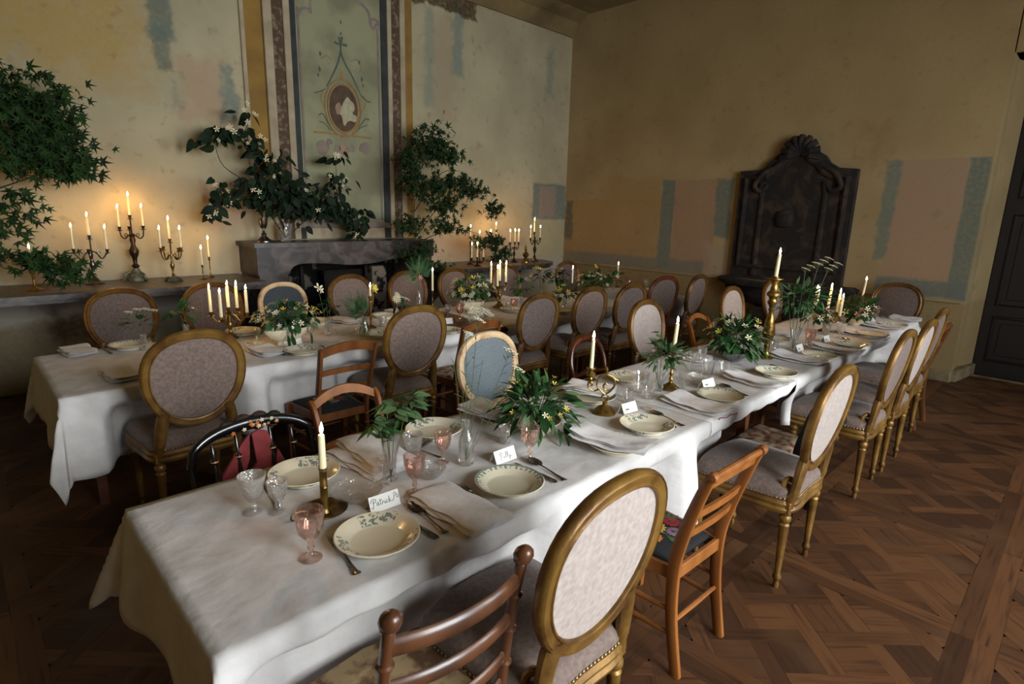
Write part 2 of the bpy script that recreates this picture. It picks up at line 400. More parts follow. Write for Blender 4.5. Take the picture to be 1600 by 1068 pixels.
pB = [
    (-1.0, 6.0, 2.6, 5.2, (.54, .46, .31), .6, 1.0, .5),
    (4.82, 6.70, 1.08, 1.98, (.57, .46, .30), .75, .10, .02),
    (4.82, 5.85, 1.9, 2.30, (.57, .47, .29), .7, .25, .05),
    (4.60, 4.82, .97, 2.27, (.37, .41, .38), .92, .08, .015),
    (3.93, 4.60, 1.02, 2.27, (.57, .46, .37), .85, .06, .015),
    (3.71, 3.94, 1.47, 2.26, (.38, .42, .38), .9, .20, .02),
    (3.45, 4.0, .92, 1.35, (.60, .54, .45), .9, .35, .04),
    (4.05, 6.70, .92, 1.11, (.43, .43, .39), .85, .10, .02),
    (6.55, 6.72, 1.3, 1.97, (.36, .36, .31), .85, .2, .02),
    (1.15, 1.80, 1.12, 2.43, (.57, .475, .39), .88, .05, .012),
    (.97, 1.15, .93, 2.43, (.38, .41, .37), .95, .04, .012),
    (.97, 1.84, .93, 1.12, (.39, .41, .38), .95, .05, .02),
    (1.77, 1.91, 1.30, 2.42, (.38, .43, .39), .85, .22, .02),
    (1.95, 2.15, 2.3, 2.8, (.50, .39, .25), .5, .5, .08),
    (-3, 7, -.1, .90, (.52, .445, .31), .9, .05, .03),
]
wallB = wall_mat('old_plaster_wall_b', 1, (.63, .555, .41), (.56, .485, .35), pB)
plain_plaster = mat('ochre_plaster', (.66, .56, .35), (.58, .48, .28), .92, 0, 2, 6, bump=.2, bscale=8)
ceil_m = mat('ceiling_plaster', (.50, .43, .28), (.36, .30, .19), .95, 0, 1.5, 7, bump=.2)

FX0, FX1, FZ = 2.66, 4.32, 1.14        # fireplace opening
m = MB()
T_ = .35
def wall_rect(m, x0, x1, z0, z1): m.box(((x0 + x1) / 2, YA + T_ / 2, (z0 + z1) / 2), (x1 - x0, T_, z1 - z0))
wall_rect(m, XL - .3, FX0, 0, HC + .2); wall_rect(m, FX1, XB + .3, 0, HC + .2); wall_rect(m, FX0, FX1, FZ, HC + .2)
struct(m.build('wall_back', wallA, smooth=0))
m = MB(); m.box((XB + .2, (.96 + YA) / 2 + .1, HC / 2), (.4, YA - .96 + .2, HC + .2))
m.box((XB + .2, .12, (3.42 + HC + .1) / 2), (.4, 1.7, HC + .1 - 3.42)); m.box((XB + .2, -1.5, HC / 2), (.4, 1.65, HC + .2))
m.extr([(XB + .35, .96, 0), (8.62, .86, 0), (8.62, 1.2, 0), (XB + .35, 1.2, 0)], (0, 0, HC))
m.box((8.72, .1, HC / 2), (.16, 2.6, HC + .2))
m.box((8.3, .12, 3.42 + .3), (.8, 1.7, .6))
struct(m.build('wall_right', wallB, smooth=0))
m = MB()
xs = [XL - .3] + [q for w_ in WIN for q in w_] + [8.9]
for i in range(0, len(xs), 2): m.box(((xs[i] + xs[i + 1]) / 2, YF - .2, HC / 2), (xs[i + 1] - xs[i], .4, HC + .2))
for a, b in WIN:
    m.box(((a + b) / 2, YF - .2, .3), (b - a, .4, .6)); m.box(((a + b) / 2, YF - .2, (3.5 + HC + .1) / 2), (b - a, .4, HC + .1 - 3.5))
struct(m.build('wall_front', plain_plaster, smooth=0))
frame_m = mat('grey_window_frame', (.55, .52, .46), (.48, .45, .40), .6, 0, 12)
for k, (a, b) in enumerate(WIN):
    m = MB(); y_, z0_, z1_ = YF - .1, .6, 3.5
    for x in (a + .04, (a + b) / 2, b - .04): m.box((x, y_, (z0_ + z1_) / 2), (.07, .06, z1_ - z0_), b=.006)
    for z in (z0_ + .04, 1.5, 2.4, z1_ - .04): m.box(((a + b) / 2, y_, z), (b - a, .05, .06), b=.006)
    struct(m.build('window_%d' % (k + 1), frame_m, smooth=0))
m = MB(); m.box((XL - .15, (YA + YF) / 2, HC / 2), (.3, YA - YF + .8, HC + .2)); struct(m.build('wall_left', plain_plaster, smooth=0))
m = MB(); m.box(((XL + 8.8) / 2, (YA + YF) / 2, HC + .15), (8.8 - XL + .6, YA - YF + 1, .3)); struct(m.build('ceiling', ceil_m, smooth=0))
# coved foot of the ceiling in the far corner
m = MB()
m.extr([(XL, YA, HC - .30), (XL, YA - .03, HC - .30), (XL, YA - .12, HC - .1), (XL, YA - .34, HC), (XL, YA, HC)], (XB - XL, 0, 0))
struct(m.build('trim_1', ceil_m, smooth=0))
# dado rail of the right wall, its plinth and the plaster lip above the dado
m = MB(); m.box((XB - .012, 3.86, .905), (.03, 5.74, .02), b=.004); struct(m.build('trim_2', wallB, smooth=0))
m = MB(); m.box((XB + .1, 1.35, .065), (.26, .80, .13), b=.015); m.extr([(XB + .1, .92, 0), (8.60, .83, 0), (8.60, .95, 0), (XB + .1, 1.05, 0)], (0, 0, .13))
struct(m.build('baseboard_right', stone_base, smooth=0))

# ------------------------------------------------------------------ parquet floor: framed panels with a diagonal basket of boards
fl = bpy.data.materials.new('oak_parquet'); fl.use_nodes = True; N, L = nodes(fl); p = N['Principled BSDF']
uvn = N.new('ShaderNodeTexCoord')
def nz(scale, detail, st=None):
    n = N.new('ShaderNodeTexNoise'); n.inputs['Scale'].default_value = scale; n.inputs['Detail'].default_value = detail
    mp = N.new('ShaderNodeMapping'); mp.inputs['Scale'].default_value = st or (1, 1, 1)
    L.new(uvn.outputs['UV'], mp.inputs[0]); L.new(mp.outputs[0], n.inputs[0]); return n.outputs['Fac']
def rm(f, c1, c2, a, b):
    mr = N.new('ShaderNodeMapRange'); mr.inputs[1].default_value = a; mr.inputs[2].default_value = b; L.new(f, mr.inputs[0])
    mx = N.new('ShaderNodeMix'); mx.data_type = 'RGBA'; L.new(mr.outputs[0], mx.inputs[0])
    for i, c in ((6, c1), (7, c2)):
        if isinstance(c, tuple): mx.inputs[i].default_value = lin(c)
        else: L.new(c, mx.inputs[i])
    return mx.outputs[2]
tone = rm(nz(.12, 0), (.37, .24, .14), (.24, .148, .085), .35, .65)
grain = rm(nz(9, 6, (.35, 5, 1)), tone, (.17, .105, .065), .50, .78)
wear = rm(nz(2.2, 5), grain, (.40, .28, .18), .55, .9)
L.new(wear, p.inputs['Base Color']); p.inputs['Specular IOR Level'].default_value = .3
mr = N.new('ShaderNodeMapRange'); mr.inputs[3].default_value = .42; mr.inputs[4].default_value = .7; L.new(nz(3, 5), mr.inputs[0]); L.new(mr.outputs[0], p.inputs['Roughness'])
bp = N.new('ShaderNodeBump'); bp.inputs['Strength'].default_value = .2; bp.inputs['Distance'].default_value = .004
L.new(nz(12, 6, (.3, 6, 1)), bp.inputs['Height']); L.new(bp.outputs[0], p.inputs['Normal'])
gap_m = mat('dark_floor_joint', (.045, .03, .022), None, .9)
m = MB(); m.box(((XL + 8.8) / 2, (YA + .8 + YF) / 2, -.107), (8.8 - XL + .4, YA + .8 - YF + .4, .2)); floor = struct(m.build('floor', gap_m, smooth=0))

def clip(poly, inside, inter):
    out = []
    for i in range(len(poly)):
        a, b = poly[i - 1], poly[i]; ia, ib = inside(a), inside(b)
        if ia != ib: out.append(inter(a, b))
        if ib: out.append(b)
    return out
def clip_box(poly, x0, x1, y0, y1):
    for ax, v, s in ((0, x0, 1), (0, x1, -1), (1, y0, 1), (1, y1, -1)):
        if not poly: return poly
        def it(a, b):
            t = (v - a[ax]) / (b[ax] - a[ax]); return tuple(lerp(a[k], b[k], t) for k in (0, 1))
        poly = clip(poly, lambda q: (q[ax] - v) * s >= -1e-9, it)
    return poly
def area2(p): return abs(sum(p[i - 1][0] * p[i][1] - p[i][0] * p[i - 1][1] for i in range(len(p)))) / 2
S2 = sqrt(.5)
def uv2xy(u, v): return ((u - v) * S2, (u + v) * S2)
def panel(ox, oy, P):
    """list of (polygon, grain direction)"""
    f = .082; out = []
    fr = [((0, 0), (P, 0), (P, f), (0, f)), ((0, P - f), (P, P - f), (P, P), (0, P))]
    out += [(list(q), (1, 0)) for q in fr]
    out += [([(0, f), (f, f), (f, P - f), (0, P - f)], (0, 1)), ([(P - f, f), (P, f), (P, P - f), (P - f, P - f)], (0, 1))]
    p, wd = .245, .072; c = P / 2; K = 4
    for i in range(-K, K + 1):
        for j in range(-K, K + 1):
            u0, v0 = i * p, j * p
            even = (i + j) % 2 == 0
            # crossing strips are woven: one runs over the crossing, the other stops against it
            if even:
                S = [((u0 - p + wd / 2, v0 - wd / 2), (u0 + p - wd / 2, v0 + wd / 2), 1)]
            else:
                S = [((u0 - wd / 2, v0 - p + wd / 2), (u0 + wd / 2, v0 + p - wd / 2), 0)]
            a0, b0, a1, b1 = u0 + wd / 2, v0 + wd / 2, u0 + p - wd / 2, v0 + p - wd / 2
            S += [((a0, b0), (a1, b1), 0 if even else 1)]
            for (q0, q1, d) in S:
                pl = [uv2xy(*q) for q in ((q0[0], q0[1]), (q1[0], q0[1]), (q1[0], q1[1]), (q0[0], q1[1]))]
                pl = [(x + c, y + c) for x, y in pl]
                pl = clip_box(pl, f, P - f, f, P - f)
                if len(pl) > 2 and area2(pl) > 4e-4: out.append((pl, (S2, S2) if d else (-S2, S2)))
    return [([(x + ox, y + oy) for x, y in pl], d) for pl, d in out]
def add_board(m, uvs, pl, d):
    n = len(pl); cx, cy = sum(q[0] for q in pl) / n, sum(q[1] for q in pl) / n
    if sum(pl[i - 1][0] * pl[i][1] - pl[i][0] * pl[i - 1][1] for i in range(n)) < 0: pl = pl[::-1]
    dz = rnd.uniform(-.0006, .0006); g = .0006; top = []
    for x, y in pl:
        l = max(hypot(x - cx, y - cy), .02); k = 1 - g * 1.2 / l; top.append((cx + (x - cx) * k, cy + (y - cy) * k))
    b = len(m.v)
    m.v += [(x, y, dz) for x, y in top] + [(x, y, -.008) for x, y in pl]
    m.f.append(tuple(b + i for i in range(n))); m.f += [(b + i, b + n + i, b + n + (i + 1) % n, b + (i + 1) % n) for i in range(n)]
    m.mi += [0] * (n + 1); r1, r2 = rnd.uniform(0, 90), rnd.uniform(0, 90)
    def U(x, y): return ((x - cx) * d[0] + (y - cy) * d[1] + r1, -(x - cx) * d[1] + (y - cy) * d[0] + r2)
    tu = [U(*q) for q in top]; bu = [U(*q) for q in pl]
    uvs += tu
    for i in range(n): uvs += [tu[i], bu[i], bu[(i + 1) % n], tu[(i + 1) % n]]
def finish(m, uvs, name):
    me = m.mesh(name, fl, 0); u = me.uv_layers.new(name='grain')
    u.data.foreach_set('uv', [c for q in uvs for c in q]); return link(name, me, floor)
PS = .985; PX, PY = 2.93 - 6 * PS, .095 - 3 * PS
boards = []
for i in range(12):
    for j in range(11):
        ox, oy = PX + i * PS, PY + j * PS
        if ox > 8.7 or oy > 6.9: continue
        boards += panel(ox, oy, PS)
def near(bd):
    x = sum(q[0] for q in bd[0]) / len(bd[0]); y = sum(q[1] for q in bd[0]) / len(bd[0])
    if y > 1.15 or y < -.35: return 99
    fwd = .684 * x + .695 * y; side = .716 * x - .697 * y
    if fwd < .9 or side > fwd * .95: return 90
    return fwd
boards.sort(key=near)
for pl, d in boards[:300]:
    m, uvs = MB(), []; add_board(m, uvs, pl, d); finish(m, uvs, 'plank')
m, uvs = MB(), []
for pl, d in boards[300:]: add_board(m, uvs, pl, d)
stuff(finish(m, uvs, 'parquet_boards'))

# ------------------------------------------------------------------ door in the recess
D = thing('door_1', '', 'door', (8.60, .12, 0)); del D['label']; del D['category']; D['kind'] = 'structure'
m = MB(); m.box((0.0, 0, 1.6), (.06, 1.5, 3.2), b=.01); m.build('door_leaf', door_wood, D, smooth=0)
for (y, z, ww, hh) in ((-.37, .45, .52, .5), (.37, .45, .52, .5), (-.37, 1.35, .52, 1.0), (.37, 1.35, .52, 1.0), (-.37, 2.5, .52, .9), (.37, 2.5, .52, .9)):
    m = MB(); pth = [(-.03, y - ww / 2, z - hh / 2), (-.03, y + ww / 2, z - hh / 2), (-.03, y + ww / 2, z + hh / 2), (-.03, y - ww / 2, z + hh / 2)]
    m.prof(pth, [(-.03, 0), (-.02, .012), (.0, .016), (.012, .006), (.016, 0)], nrm=(-1, 0, 0)); m.box((-.03, y, z), (.014, ww - .12, hh - .12), b=.006)
    m.build('door_panel', door_wood, D, smooth=30)
m = MB(); m.box((8.45, .1, .012), (.05, 1.6, .024), b=.006); struct(m.build('trim_3', mat('pale_threshold', (.42, .34, .23), (.3, .24, .16), .6, 0, 10), smooth=0))

# ------------------------------------------------------------------ marble ledges along the back wall
def ledge(label, x0, x1, round_right=False):
    t = thing('marble_ledge', label, 'ledge', (0, 0, 0)); y0 = 5.86
    YW = YA - .002; pts = [(x0, YW), (x0, y0)]
    if round_right: pts += [(x1 - .5, y0), (x1 - .28, y0 + .06), (x1 - .1, y0 + .22), (x1, y0 + .5), (x1, YW)]
    else: pts += [(x1, y0), (x1, YW)]
    m = MB(); m.extr([(x, y, .958) for x, y in pts], (0, 0, .042))
    m.build('slab', marble_ledge, t, smooth=0)
    m = MB(); cx, cy = (x0 + x1) / 2, (y0 + YA) / 2
    m.extr([(cx + (x - cx) * .985, y + (.035 if y < YA - .01 else 0), .925) for x, y in pts], (0, 0, .033)); m.build('moulding', marble_ledge, t, smooth=0)
    for x in ((x0 + .6, x1 - .15) if not round_right else (x0 + .2, x1 - .8)):
        m = MB(); m.extr([(x - .06, YW, .40), (x - .06, YA - .12, .45), (x - .06, YA - .55, .80), (x - .06, YA - .62, .925), (x - .06, YW, .925)], (.12, 0, 0)); m.build('bracket', marble_ledge, t, smooth=0)
    return t
ledge('long grey marble ledge left of the fireplace, lined with candelabra', -1.5, 2.28)
ledge('grey marble ledge right of the fireplace, with a rounded end', 4.64, 6.95, True)

# ------------------------------------------------------------------ fireplace
FP = thing('fireplace', 'dark veined marble fireplace with a serpentine frieze and sooty opening', 'fireplace', (0, 0, 0))
yf = 6.22
low = smooth_path([(2.66, yf, 1.02), (2.70, yf, 1.09), (2.82, yf, 1.125), (3.1, yf, 1.115), (3.45, yf, 1.085), (3.75, yf, 1.10), (4.05, yf, 1.145), (4.3, yf, 1.15)], 5)
m = MB(); m.extr([Vector((2.32, yf, 1.02))] + low + [Vector((4.62, yf, 1.15)), Vector((4.62, yf, 1.315)), Vector((2.32, yf, 1.315))], (0, YA - yf, 0))
m.build('frieze', marble_dark, FP, smooth=30)
m = MB(); m.extr([(2.29, YA, 1.312), (2.29, yf - .03, 1.312), (2.45, yf - .05, 1.312), (3.45, yf - .02, 1.312), (4.4, yf - .05, 1.312), (4.58, yf - .03, 1.312), (4.65, yf + .06, 1.312), (4.65, YA, 1.312)], (0, 0, .048)); m.build('mantel_shelf', marble_dark, FP, smooth=30)
for (a, b, z) in ((2.33, 2.66, 1.03), (4.30, 4.61, 1.16)):
    m = MB(); m.box(((a + b) / 2, (yf + .02 + YA) / 2, z / 2), (b - a, YA - yf - .02, z), b=.012)
    m.box(((a + b) / 2, yf + .015, z / 2 + .03), (b - a - .12, .03, z - .3), b=.008)
    m.box(((a + b) / 2, (yf + YA) / 2, .08), (b - a + .04, YA - yf + .02, .16), b=.012)
    m.build('jamb', marble_dark, FP, smooth=0)
m = MB()
m.extr([(FX0, YA, 0), (FX0 + .12, YA + .62, 0), (FX1 - .12, YA + .62, 0), (FX1, YA, 0), (FX1 + .1, YA, 0), (FX1 + .1, YA + .75, 0), (FX0 - .1, YA + .75, 0), (FX0 - .1, YA, 0)], (0, 0, 1.2))
m.box(((FX0 + FX1) / 2, YA + .35, 1.25), (FX1 - FX0 + .2, .8, .12)); m.build('firebox', soot, FP, smooth=0)
m = MB(); m.box((3.10, YA + .18, .52), (.05, .05, 1.04), b=.006); m.box((3.16, YA + .2, .5), (.35, .04, .03), b=.005); m.box((3.75, YA + .3, .5), (.6, .03, .9), b=.005)
m.build('iron_fireback', mat('rusted_iron', (.10, .075, .06), (.05, .04, .035), .7, .3, 12), FP, smooth=0)

m = MB(); m.box((4.10, YA + .10, .5), (.22, .2, 1.0), b=.01); m.build('plaster_pier', mat('flaking_plaster', (.55, .50, .44), (.12, .10, .09), .9, 0, 9, 9, lo=.52, hi=.6), FP, smooth=0)

# ------------------------------------------------------------------ painted panel and its bands above the mantel
pale = mat('pale_painted_moulding', (.66, .61, .51), (.57, .52, .42), .85, 0, 5, 6, bump=.1)
ochre_band = mat('ochre_painted_band', (.56, .43, .19), (.47, .36, .17), .9, 0, 3, 6, bump=.1)
faux_marble = mat('brown_painted_marble', (.30, .22, .15), (.47, .41, .34), .85, 0, 22, 6, lo=.5, hi=.66)
blue_black = mat('blue_black_painted_band', (.20, .215, .22), (.15, .16, .165), .85, 0, 6, 5)
panel_green = mat('grey_green_painted_panel', (.55, .55, .43), (.465, .46, .36), .9, 0, 2.2, 7, lo=.4, hi=.6, bump=.08)
mauve_line = mat('grey_mauve_painted_line', (.52, .47, .43), (.45, .41, .38), .9, 0, 8)
nt = [10]
def band(x0, x1, z0, z1, dep, mt):
    m = MB(); m.box(((x0 + x1) / 2, YA - dep / 2, (z0 + z1) / 2), (x1 - x0, dep, z1 - z0), b=min(.006, dep / 3)); nt[0] += 1
    return struct(m.build('trim_%d' % nt[0], mt, smooth=0))
Z1 = HC
for (a, b, dep, mt) in ((2.50, 2.545, .03, pale), (2.545, 2.735, .012, ochre_band), (2.735, 2.83, .05, pale), (2.83, 2.955, .03, faux_marble), (2.955, 3.03, .05, pale), (3.03, 3.10, .035, blue_black),
                        (4.185, 4.27, .035, blue_black), (4.27, 4.33, .05, pale), (4.33, 4.455, .03, faux_marble), (4.455, 4.53, .05, pale), (4.53, 4.66, .012, ochre_band)):
    band(a, b, 1.37 if 2.7 < a < 4.5 else (1.37 if a > 4.5 else 1.95), Z1, dep, mt)
band(3.10, 4.185, 1.37, 1.50, .03, pale); band(3.03, 4.27, 1.50, 1.575, .04, mauve_line)
PN = thing('painted_panel', 'tall grey-green painted wall panel with an oval medallion above the mantel', 'wall panel', (0, 0, 0))
m = MB(); m.box(((3.10 + 4.185) / 2, YA - .009, (1.575 + Z1) / 2), (4.185 - 3.10, .018, Z1 - 1.575)); m.build('panel_field', panel_green, PN, smooth=0)
yp = YA - .02
m = MB()
for x in (3.135, 4.15): m.box((x, yp, (1.6 + 3.9) / 2), (.028, .014, 2.3), b=.004)
m.box((3.64, yp, 1.61), (1.04, .014, .028), b=.004); m.build('inner_moulding', mauve_line, PN, smooth=0)
def A3(q, y=yp): return (q[0], y, q[1])
def ribbon(name, pts, r, mt, n=5, thick=.004):
    """flat painted stroke lying on the panel"""
    m = MB(); P = smooth_path([A3(q) for q in pts], n); R = r if isinstance(r, (int, float)) else None
    rr = [R] * len(P) if R else [lerp(r[0], r[1], i / (len(P) - 1)) for i in range(len(P))]
    m.tube(P, [thick / 2] * len(P), 6, up=(0, 1, 0), sx=1)
    # widen the section in the plane of the panel
    k = 0
    for i, q in enumerate(P):
        for j in range(6):
            v = Vector(m.v[k]); d = v - q; d.y = 0
            m.v[k] = tuple(Vector((q.x, v.y, q.z)) + d * (rr[i] / (thick / 2))); k += 1
    return m.build(name, mt, PN)
paint_teal = mat('faded_teal_paint', (.31, .37, .31), (.25, .31, .27), .9, 0, 20)
paint_orange = mat('faded_orange_paint', (.56, .46, .29), (.50, .40, .25), .9, 0, 20)
paint_pale = mat('pale_cream_paint', (.66, .64, .53), (.60, .57, .46), .9, 0, 20)
paint_brown = mat('brown_ground_paint', (.27, .21, .16), (.34, .27, .20), .9, 0, 9)
paint_rose = mat('faded_rose_paint', (.58, .49, .42), (.52, .43, .36), .9, 0, 14)
# rococo head of the inner frame
ribbon('head_scroll', [(3.128, 3.803), (3.184, 3.894), (3.252, 3.910), (3.288, 3.879), (3.285, 3.970), (3.314, 4.081)], .018, mauve_line)
ribbon('head_scroll', [(3.744, 4.216), (3.874, 4.140), (3.966, 4.107), (4.033, 4.038), (4.047, 3.943), (4.089, 3.881), (4.145, 3.950), (4.189, 3.917)], .020, mauve_line)
ribbon('head_scroll', [(4.031, 3.967), (4.111, 3.993), (4.172, 3.963)], .016, mauve_line)
# medallion
oc = (3.646, 2.909); e1 = (3.835, 2.927); e2 = (3.658, 3.171)
orx, orz = e1[0] - oc[0], e2[1] - oc[1]
def ell(k, n=40, y=yp): return [(oc[0] + orx * k * cos(2 * pi * i / n), y, oc[1] + orz * k * sin(2 * pi * i / n)) for i in range(n)]
m = MB(); m.extr(ell(1.0), (0, -.006, 0)); md = m.build('medallion', paint_brown, PN, smooth=0)
m = MB(); m.prof(ell(1.04), [(-.011, 0), (-.011, .012), (.011, .012), (.011, 0)], nrm=(0, -1, 0)); m.prof(ell(1.24), [(-.009, 0), (-.009, .008), (.009, .008), (.009, 0)], nrm=(0, -1, 0)); m.build('medallion_frame', paint_orange, md, smooth=30)
def blob(name, pts, mt, par, y, d=.005, n=4):
    m = MB(); m.extr([(v.x, y, v.z) for v in smooth_path([A3(q) for q in pts], n, True)], (0, -d, 0)); return m.build(name, mt, par, smooth=0)
blob('pale_bird', [(3.658, 2.998), (3.703, 3.048), (3.744, 3.010), (3.785, 2.979), (3.791, 2.914), (3.764, 2.866), (3.832, 2.830), (3.795, 2.774), (3.726, 2.780), (3.682, 2.753), (3.654, 2.713), (3.631, 2.747), (3.617, 2.818), (3.569, 2.870), (3.613, 2.919)], paint_pale, md, yp - .006)
blob('pale_bird', [(3.538, 2.924), (3.590, 2.974), (3.613, 2.919), (3.593, 2.844), (3.551, 2.839)], paint_rose, md, yp - .007)
for pts, r in (([(3.623, 3.698), (3.642, 3.563), (3.593, 3.400), (3.522, 3.262), (3.442, 3.123)], (.016, .008)), ([(3.665, 3.706), (3.642, 3.563), (3.686, 3.431), (3.781, 3.291), (3.886, 3.104)], (.016, .008)),
               ([(3.330, 2.797), (3.379, 2.817), (3.431, 2.738), (3.492, 2.643)], .007), ([(4.000, 2.821), (3.947, 2.829), (3.873, 2.745), (3.790, 2.646)], .007),
               ([(3.425, 3.099), (3.360, 3.061), (3.288, 3.036)], .007), ([(3.886, 3.104), (3.954, 3.047), (4.026, 3.035)], .008), ([(3.669, 3.624), (3.727, 3.622)], .016), ([(3.620, 3.614), (3.564, 3.630)], .014),
               ([(3.334, 2.726), (3.406, 2.713), (3.467, 2.641)], .006), ([(3.971, 2.757), (3.871, 2.715), (3.798, 2.647)], .006)):
    ribbon('painted_stem', pts, r, paint_teal)
for pts, r in (([(3.257, 2.603), (3.441, 2.609), (3.719, 2.609), (4.021, 2.609)], .014), ([(3.426, 3.106), (3.364, 2.999), (3.406, 2.877), (3.463, 2.727), (3.533, 2.633)], .007), ([(3.921, 3.094), (3.963, 3.026), (3.886, 2.882), (3.819, 2.739), (3.755, 2.642)], .008),
               ([(3.639, 3.324), (3.644, 3.240)], .022), ([(3.386, 3.418), (3.460, 3.466), (3.514, 3.434)], .006), ([(3.762, 3.459), (3.849, 3.489), (3.907, 3.428), (3.878, 3.351)], .006)):
    ribbon('painted_scroll', pts, r, paint_orange)
for (c, s) in (((3.655, 3.862), .022), ((3.650, 3.738), .02), ((3.381, 3.471), .026), ((3.882, 3.467), .026), ((3.365, 3.304), .03), ((3.910, 3.283), .03), ((3.345, 3.239), .02), ((3.925, 3.213), .02)):
    blob('painted_leaf', [(c[0] - s * .5, c[1]), (c[0], c[1] + s), (c[0] + s * .5, c[1] - s * .2), (c[0], c[1] - s)], paint_teal, PN, yp, .003)
for (c, s) in (((3.359, 2.434), .10), ((3.549, 2.436), .06), ((3.738, 2.453), .06), ((3.934, 2.478), .10), ((3.453, 2.508), .05)):
    blob('painted_fruit', [(c[0] + s * rnd.uniform(.5, 1) * cos(2 * pi * i / 9), c[1] + s * rnd.uniform(.5, 1.1) * sin(2 * pi * i / 9)) for i in range(9)], mauve_line, PN, yp, .003, 2)
blob('painted_rose', [(3.576, 2.476), (3.629, 2.525), (3.679, 2.485), (3.702, 2.412), (3.639, 2.362), (3.590, 2.402)], paint_rose, PN, yp, .003)

# ------------------------------------------------------------------ carved stone wall fountain on the right wall
WF = thing('wall_fountain', 'dark carved stone wall fountain with a shell-crested back and projecting basin', 'fountain', (0, 0, 0))
xs_ = XB - .10
ol = [(3.588, 2.355), (3.281, 2.370), (3.224, 2.448), (3.137, 2.532), (3.043, 2.605), (3.015, 2.696), (2.953, 2.753), (2.855, 2.761), (2.756, 2.694), (2.690, 2.586), (2.572, 2.520), (2.501, 2.428), (2.394, 2.365), (2.178, 2.343)]
yl, yr = ol[0][0], ol[-1][0]
out = ol + [(yr, .95), (yl, .95)]
m = MB(); m.extr([(XB, y, z) for y, z in out], (-.10, 0, 0)); m.build('back_slab', slab_stone, WF, smooth=0)
cy_, cz_ = (yl + yr) / 2, 1.7
inn = [(cy_ + (y - cy_) * .86, cz_ + (z - cz_) * .86) for y, z in ol] + [(cy_ + (yr - cy_) * .86, 1.12), (cy_ + (yl - cy_) * .86, 1.12)]
m = MB(); m.prof([(xs_, y, z) for y, z in inn], [(-.04, 0), (-.03, .03), (0, .045), (.03, .03), (.04, 0)], nrm=(-1, 0, 0)); m.build('inner_moulding', slab_stone, WF, smooth=30)
for y in (yl - .32, yr + .32):
    m = MB(); m.lathe([(.055, 1.0), (.055, 1.06), (.042, 1.09), (.038, 2.05), (.045, 2.1), (.055, 2.15), (.055, 2.2)], 14, (xs_ + .012, y, 0)); m.build('half_column', slab_stone, WF)
m = MB()
sh = (2.841, 2.655)
for k in range(9):
    a = math.radians(-10 + 200 * k / 8); m.tube([(xs_ - .01, sh[0], sh[1] - .12), (xs_ - .06, sh[0] + .13 * cos(a), sh[1] - .12 + .13 * sin(a)), (xs_ - .02, sh[0] + .23 * cos(a), sh[1] - .12 + .22 * sin(a))], [.012, .035, .04], 8)
m.build('shell_crest', slab_stone, WF)
m = MB()
for s in (-1, 1):
    m = MB(); m.tube(smooth_path([(xs_ - .02, sh[0] + s * .25, sh[1] - .25), (xs_ - .04, sh[0] + s * .42, sh[1] - .34), (xs_ - .04, sh[0] + s * .52, sh[1] - .5), (xs_ - .03, sh[0] + s * .42, sh[1] - .56), (xs_ - .02, sh[0] + s * .36, sh[1] - .48)], 4), .03, 8); m.build('carved_scroll', slab_stone, WF)
m = MB()
m.lathe([(.0, -.06), (.09, -.05), (.12, 0), (.09, .05), (0, .06)], 14, xf=Matrix.Translation((xs_ - .02, cy_ + .05, 1.75)) @ Matrix.Diagonal((.5, 1, 1.9, 1)))
m.build('carved_mask', slab_stone, WF)
m = MB(); m.lathe([(.022, -.05), (.03, 0), (.022, .02), (.012, .02)], 12, xf=Matrix.Translation((xs_ - .01, cy_ + .05, 1.30)) @ Matrix.Rotation(-pi / 2, 4, 'Y')); m.build('spout', bronze, WF)
def basin(u, v):
    pr = [(.30, .60), (.52, .66), (.66, .78), (.70, .86), (.78, .885), (.79, .93), (.74, .955), (.62, .955), (.55, .87), (.1, .84)]
    i = min(int(v * (len(pr) - 1)), len(pr) - 2); t = v * (len(pr) - 1) - i
    r, z = lerp(pr[i][0], pr[i + 1][0], t), lerp(pr[i][1], pr[i + 1][1], t); a = pi * u
    return (XB - .0 - r * .62 * sin(a), cy_ + r * 1.14 * cos(a), z)
m = MB(); m.grid(basin, 28, 9); m.build('basin', slab_stone, WF, smooth=50)
m = MB(); m.box((XB - .14, cy_, .30), (.28, .62, .60), b=.02); m.box((XB - .17, cy_, .06), (.34, .8, .12), b=.02); m.build('pedestal', slab_stone, WF, smooth=0)

# ------------------------------------------------------------------ tables and cloths
def table(name, label, x0, x1, y0, y1, legs):
    t = thing(name, label, 'table', ((x0 + x1) / 2, (y0 + y1) / 2, 0)); a, b = (x1 - x0) / 2, (y1 - y0) / 2
    m = MB(); m.box((0, 0, .724), (2 * a, 2 * b, .034), b=.008); m.build('table_top', table_wood, t, smooth=0)
    m = MB(); m.prof([(-a + .09, -b + .24, 0), (a - .09, -b + .24, 0), (a - .09, b - .24, 0), (-a + .09, b - .24, 0)], [(-.012, .63), (.012, .63), (.012, .706), (-.012, .706)], nrm=(0, 0, 1)); m.build('apron', table_wood, t, smooth=0)
    for x in legs:
        for s in (-1, 1):
            m = MB(); m.add(*hull([(x + i * .032, s * (b - .24) + j * .032, .71) for i in (-1, 1) for j in (-1, 1)] + [(x + i * .022, s * (b - .24) + j * .022, 0) for i in (-1, 1) for j in (-1, 1)])); m.build('leg', table_wood, t, smooth=0)
    return t
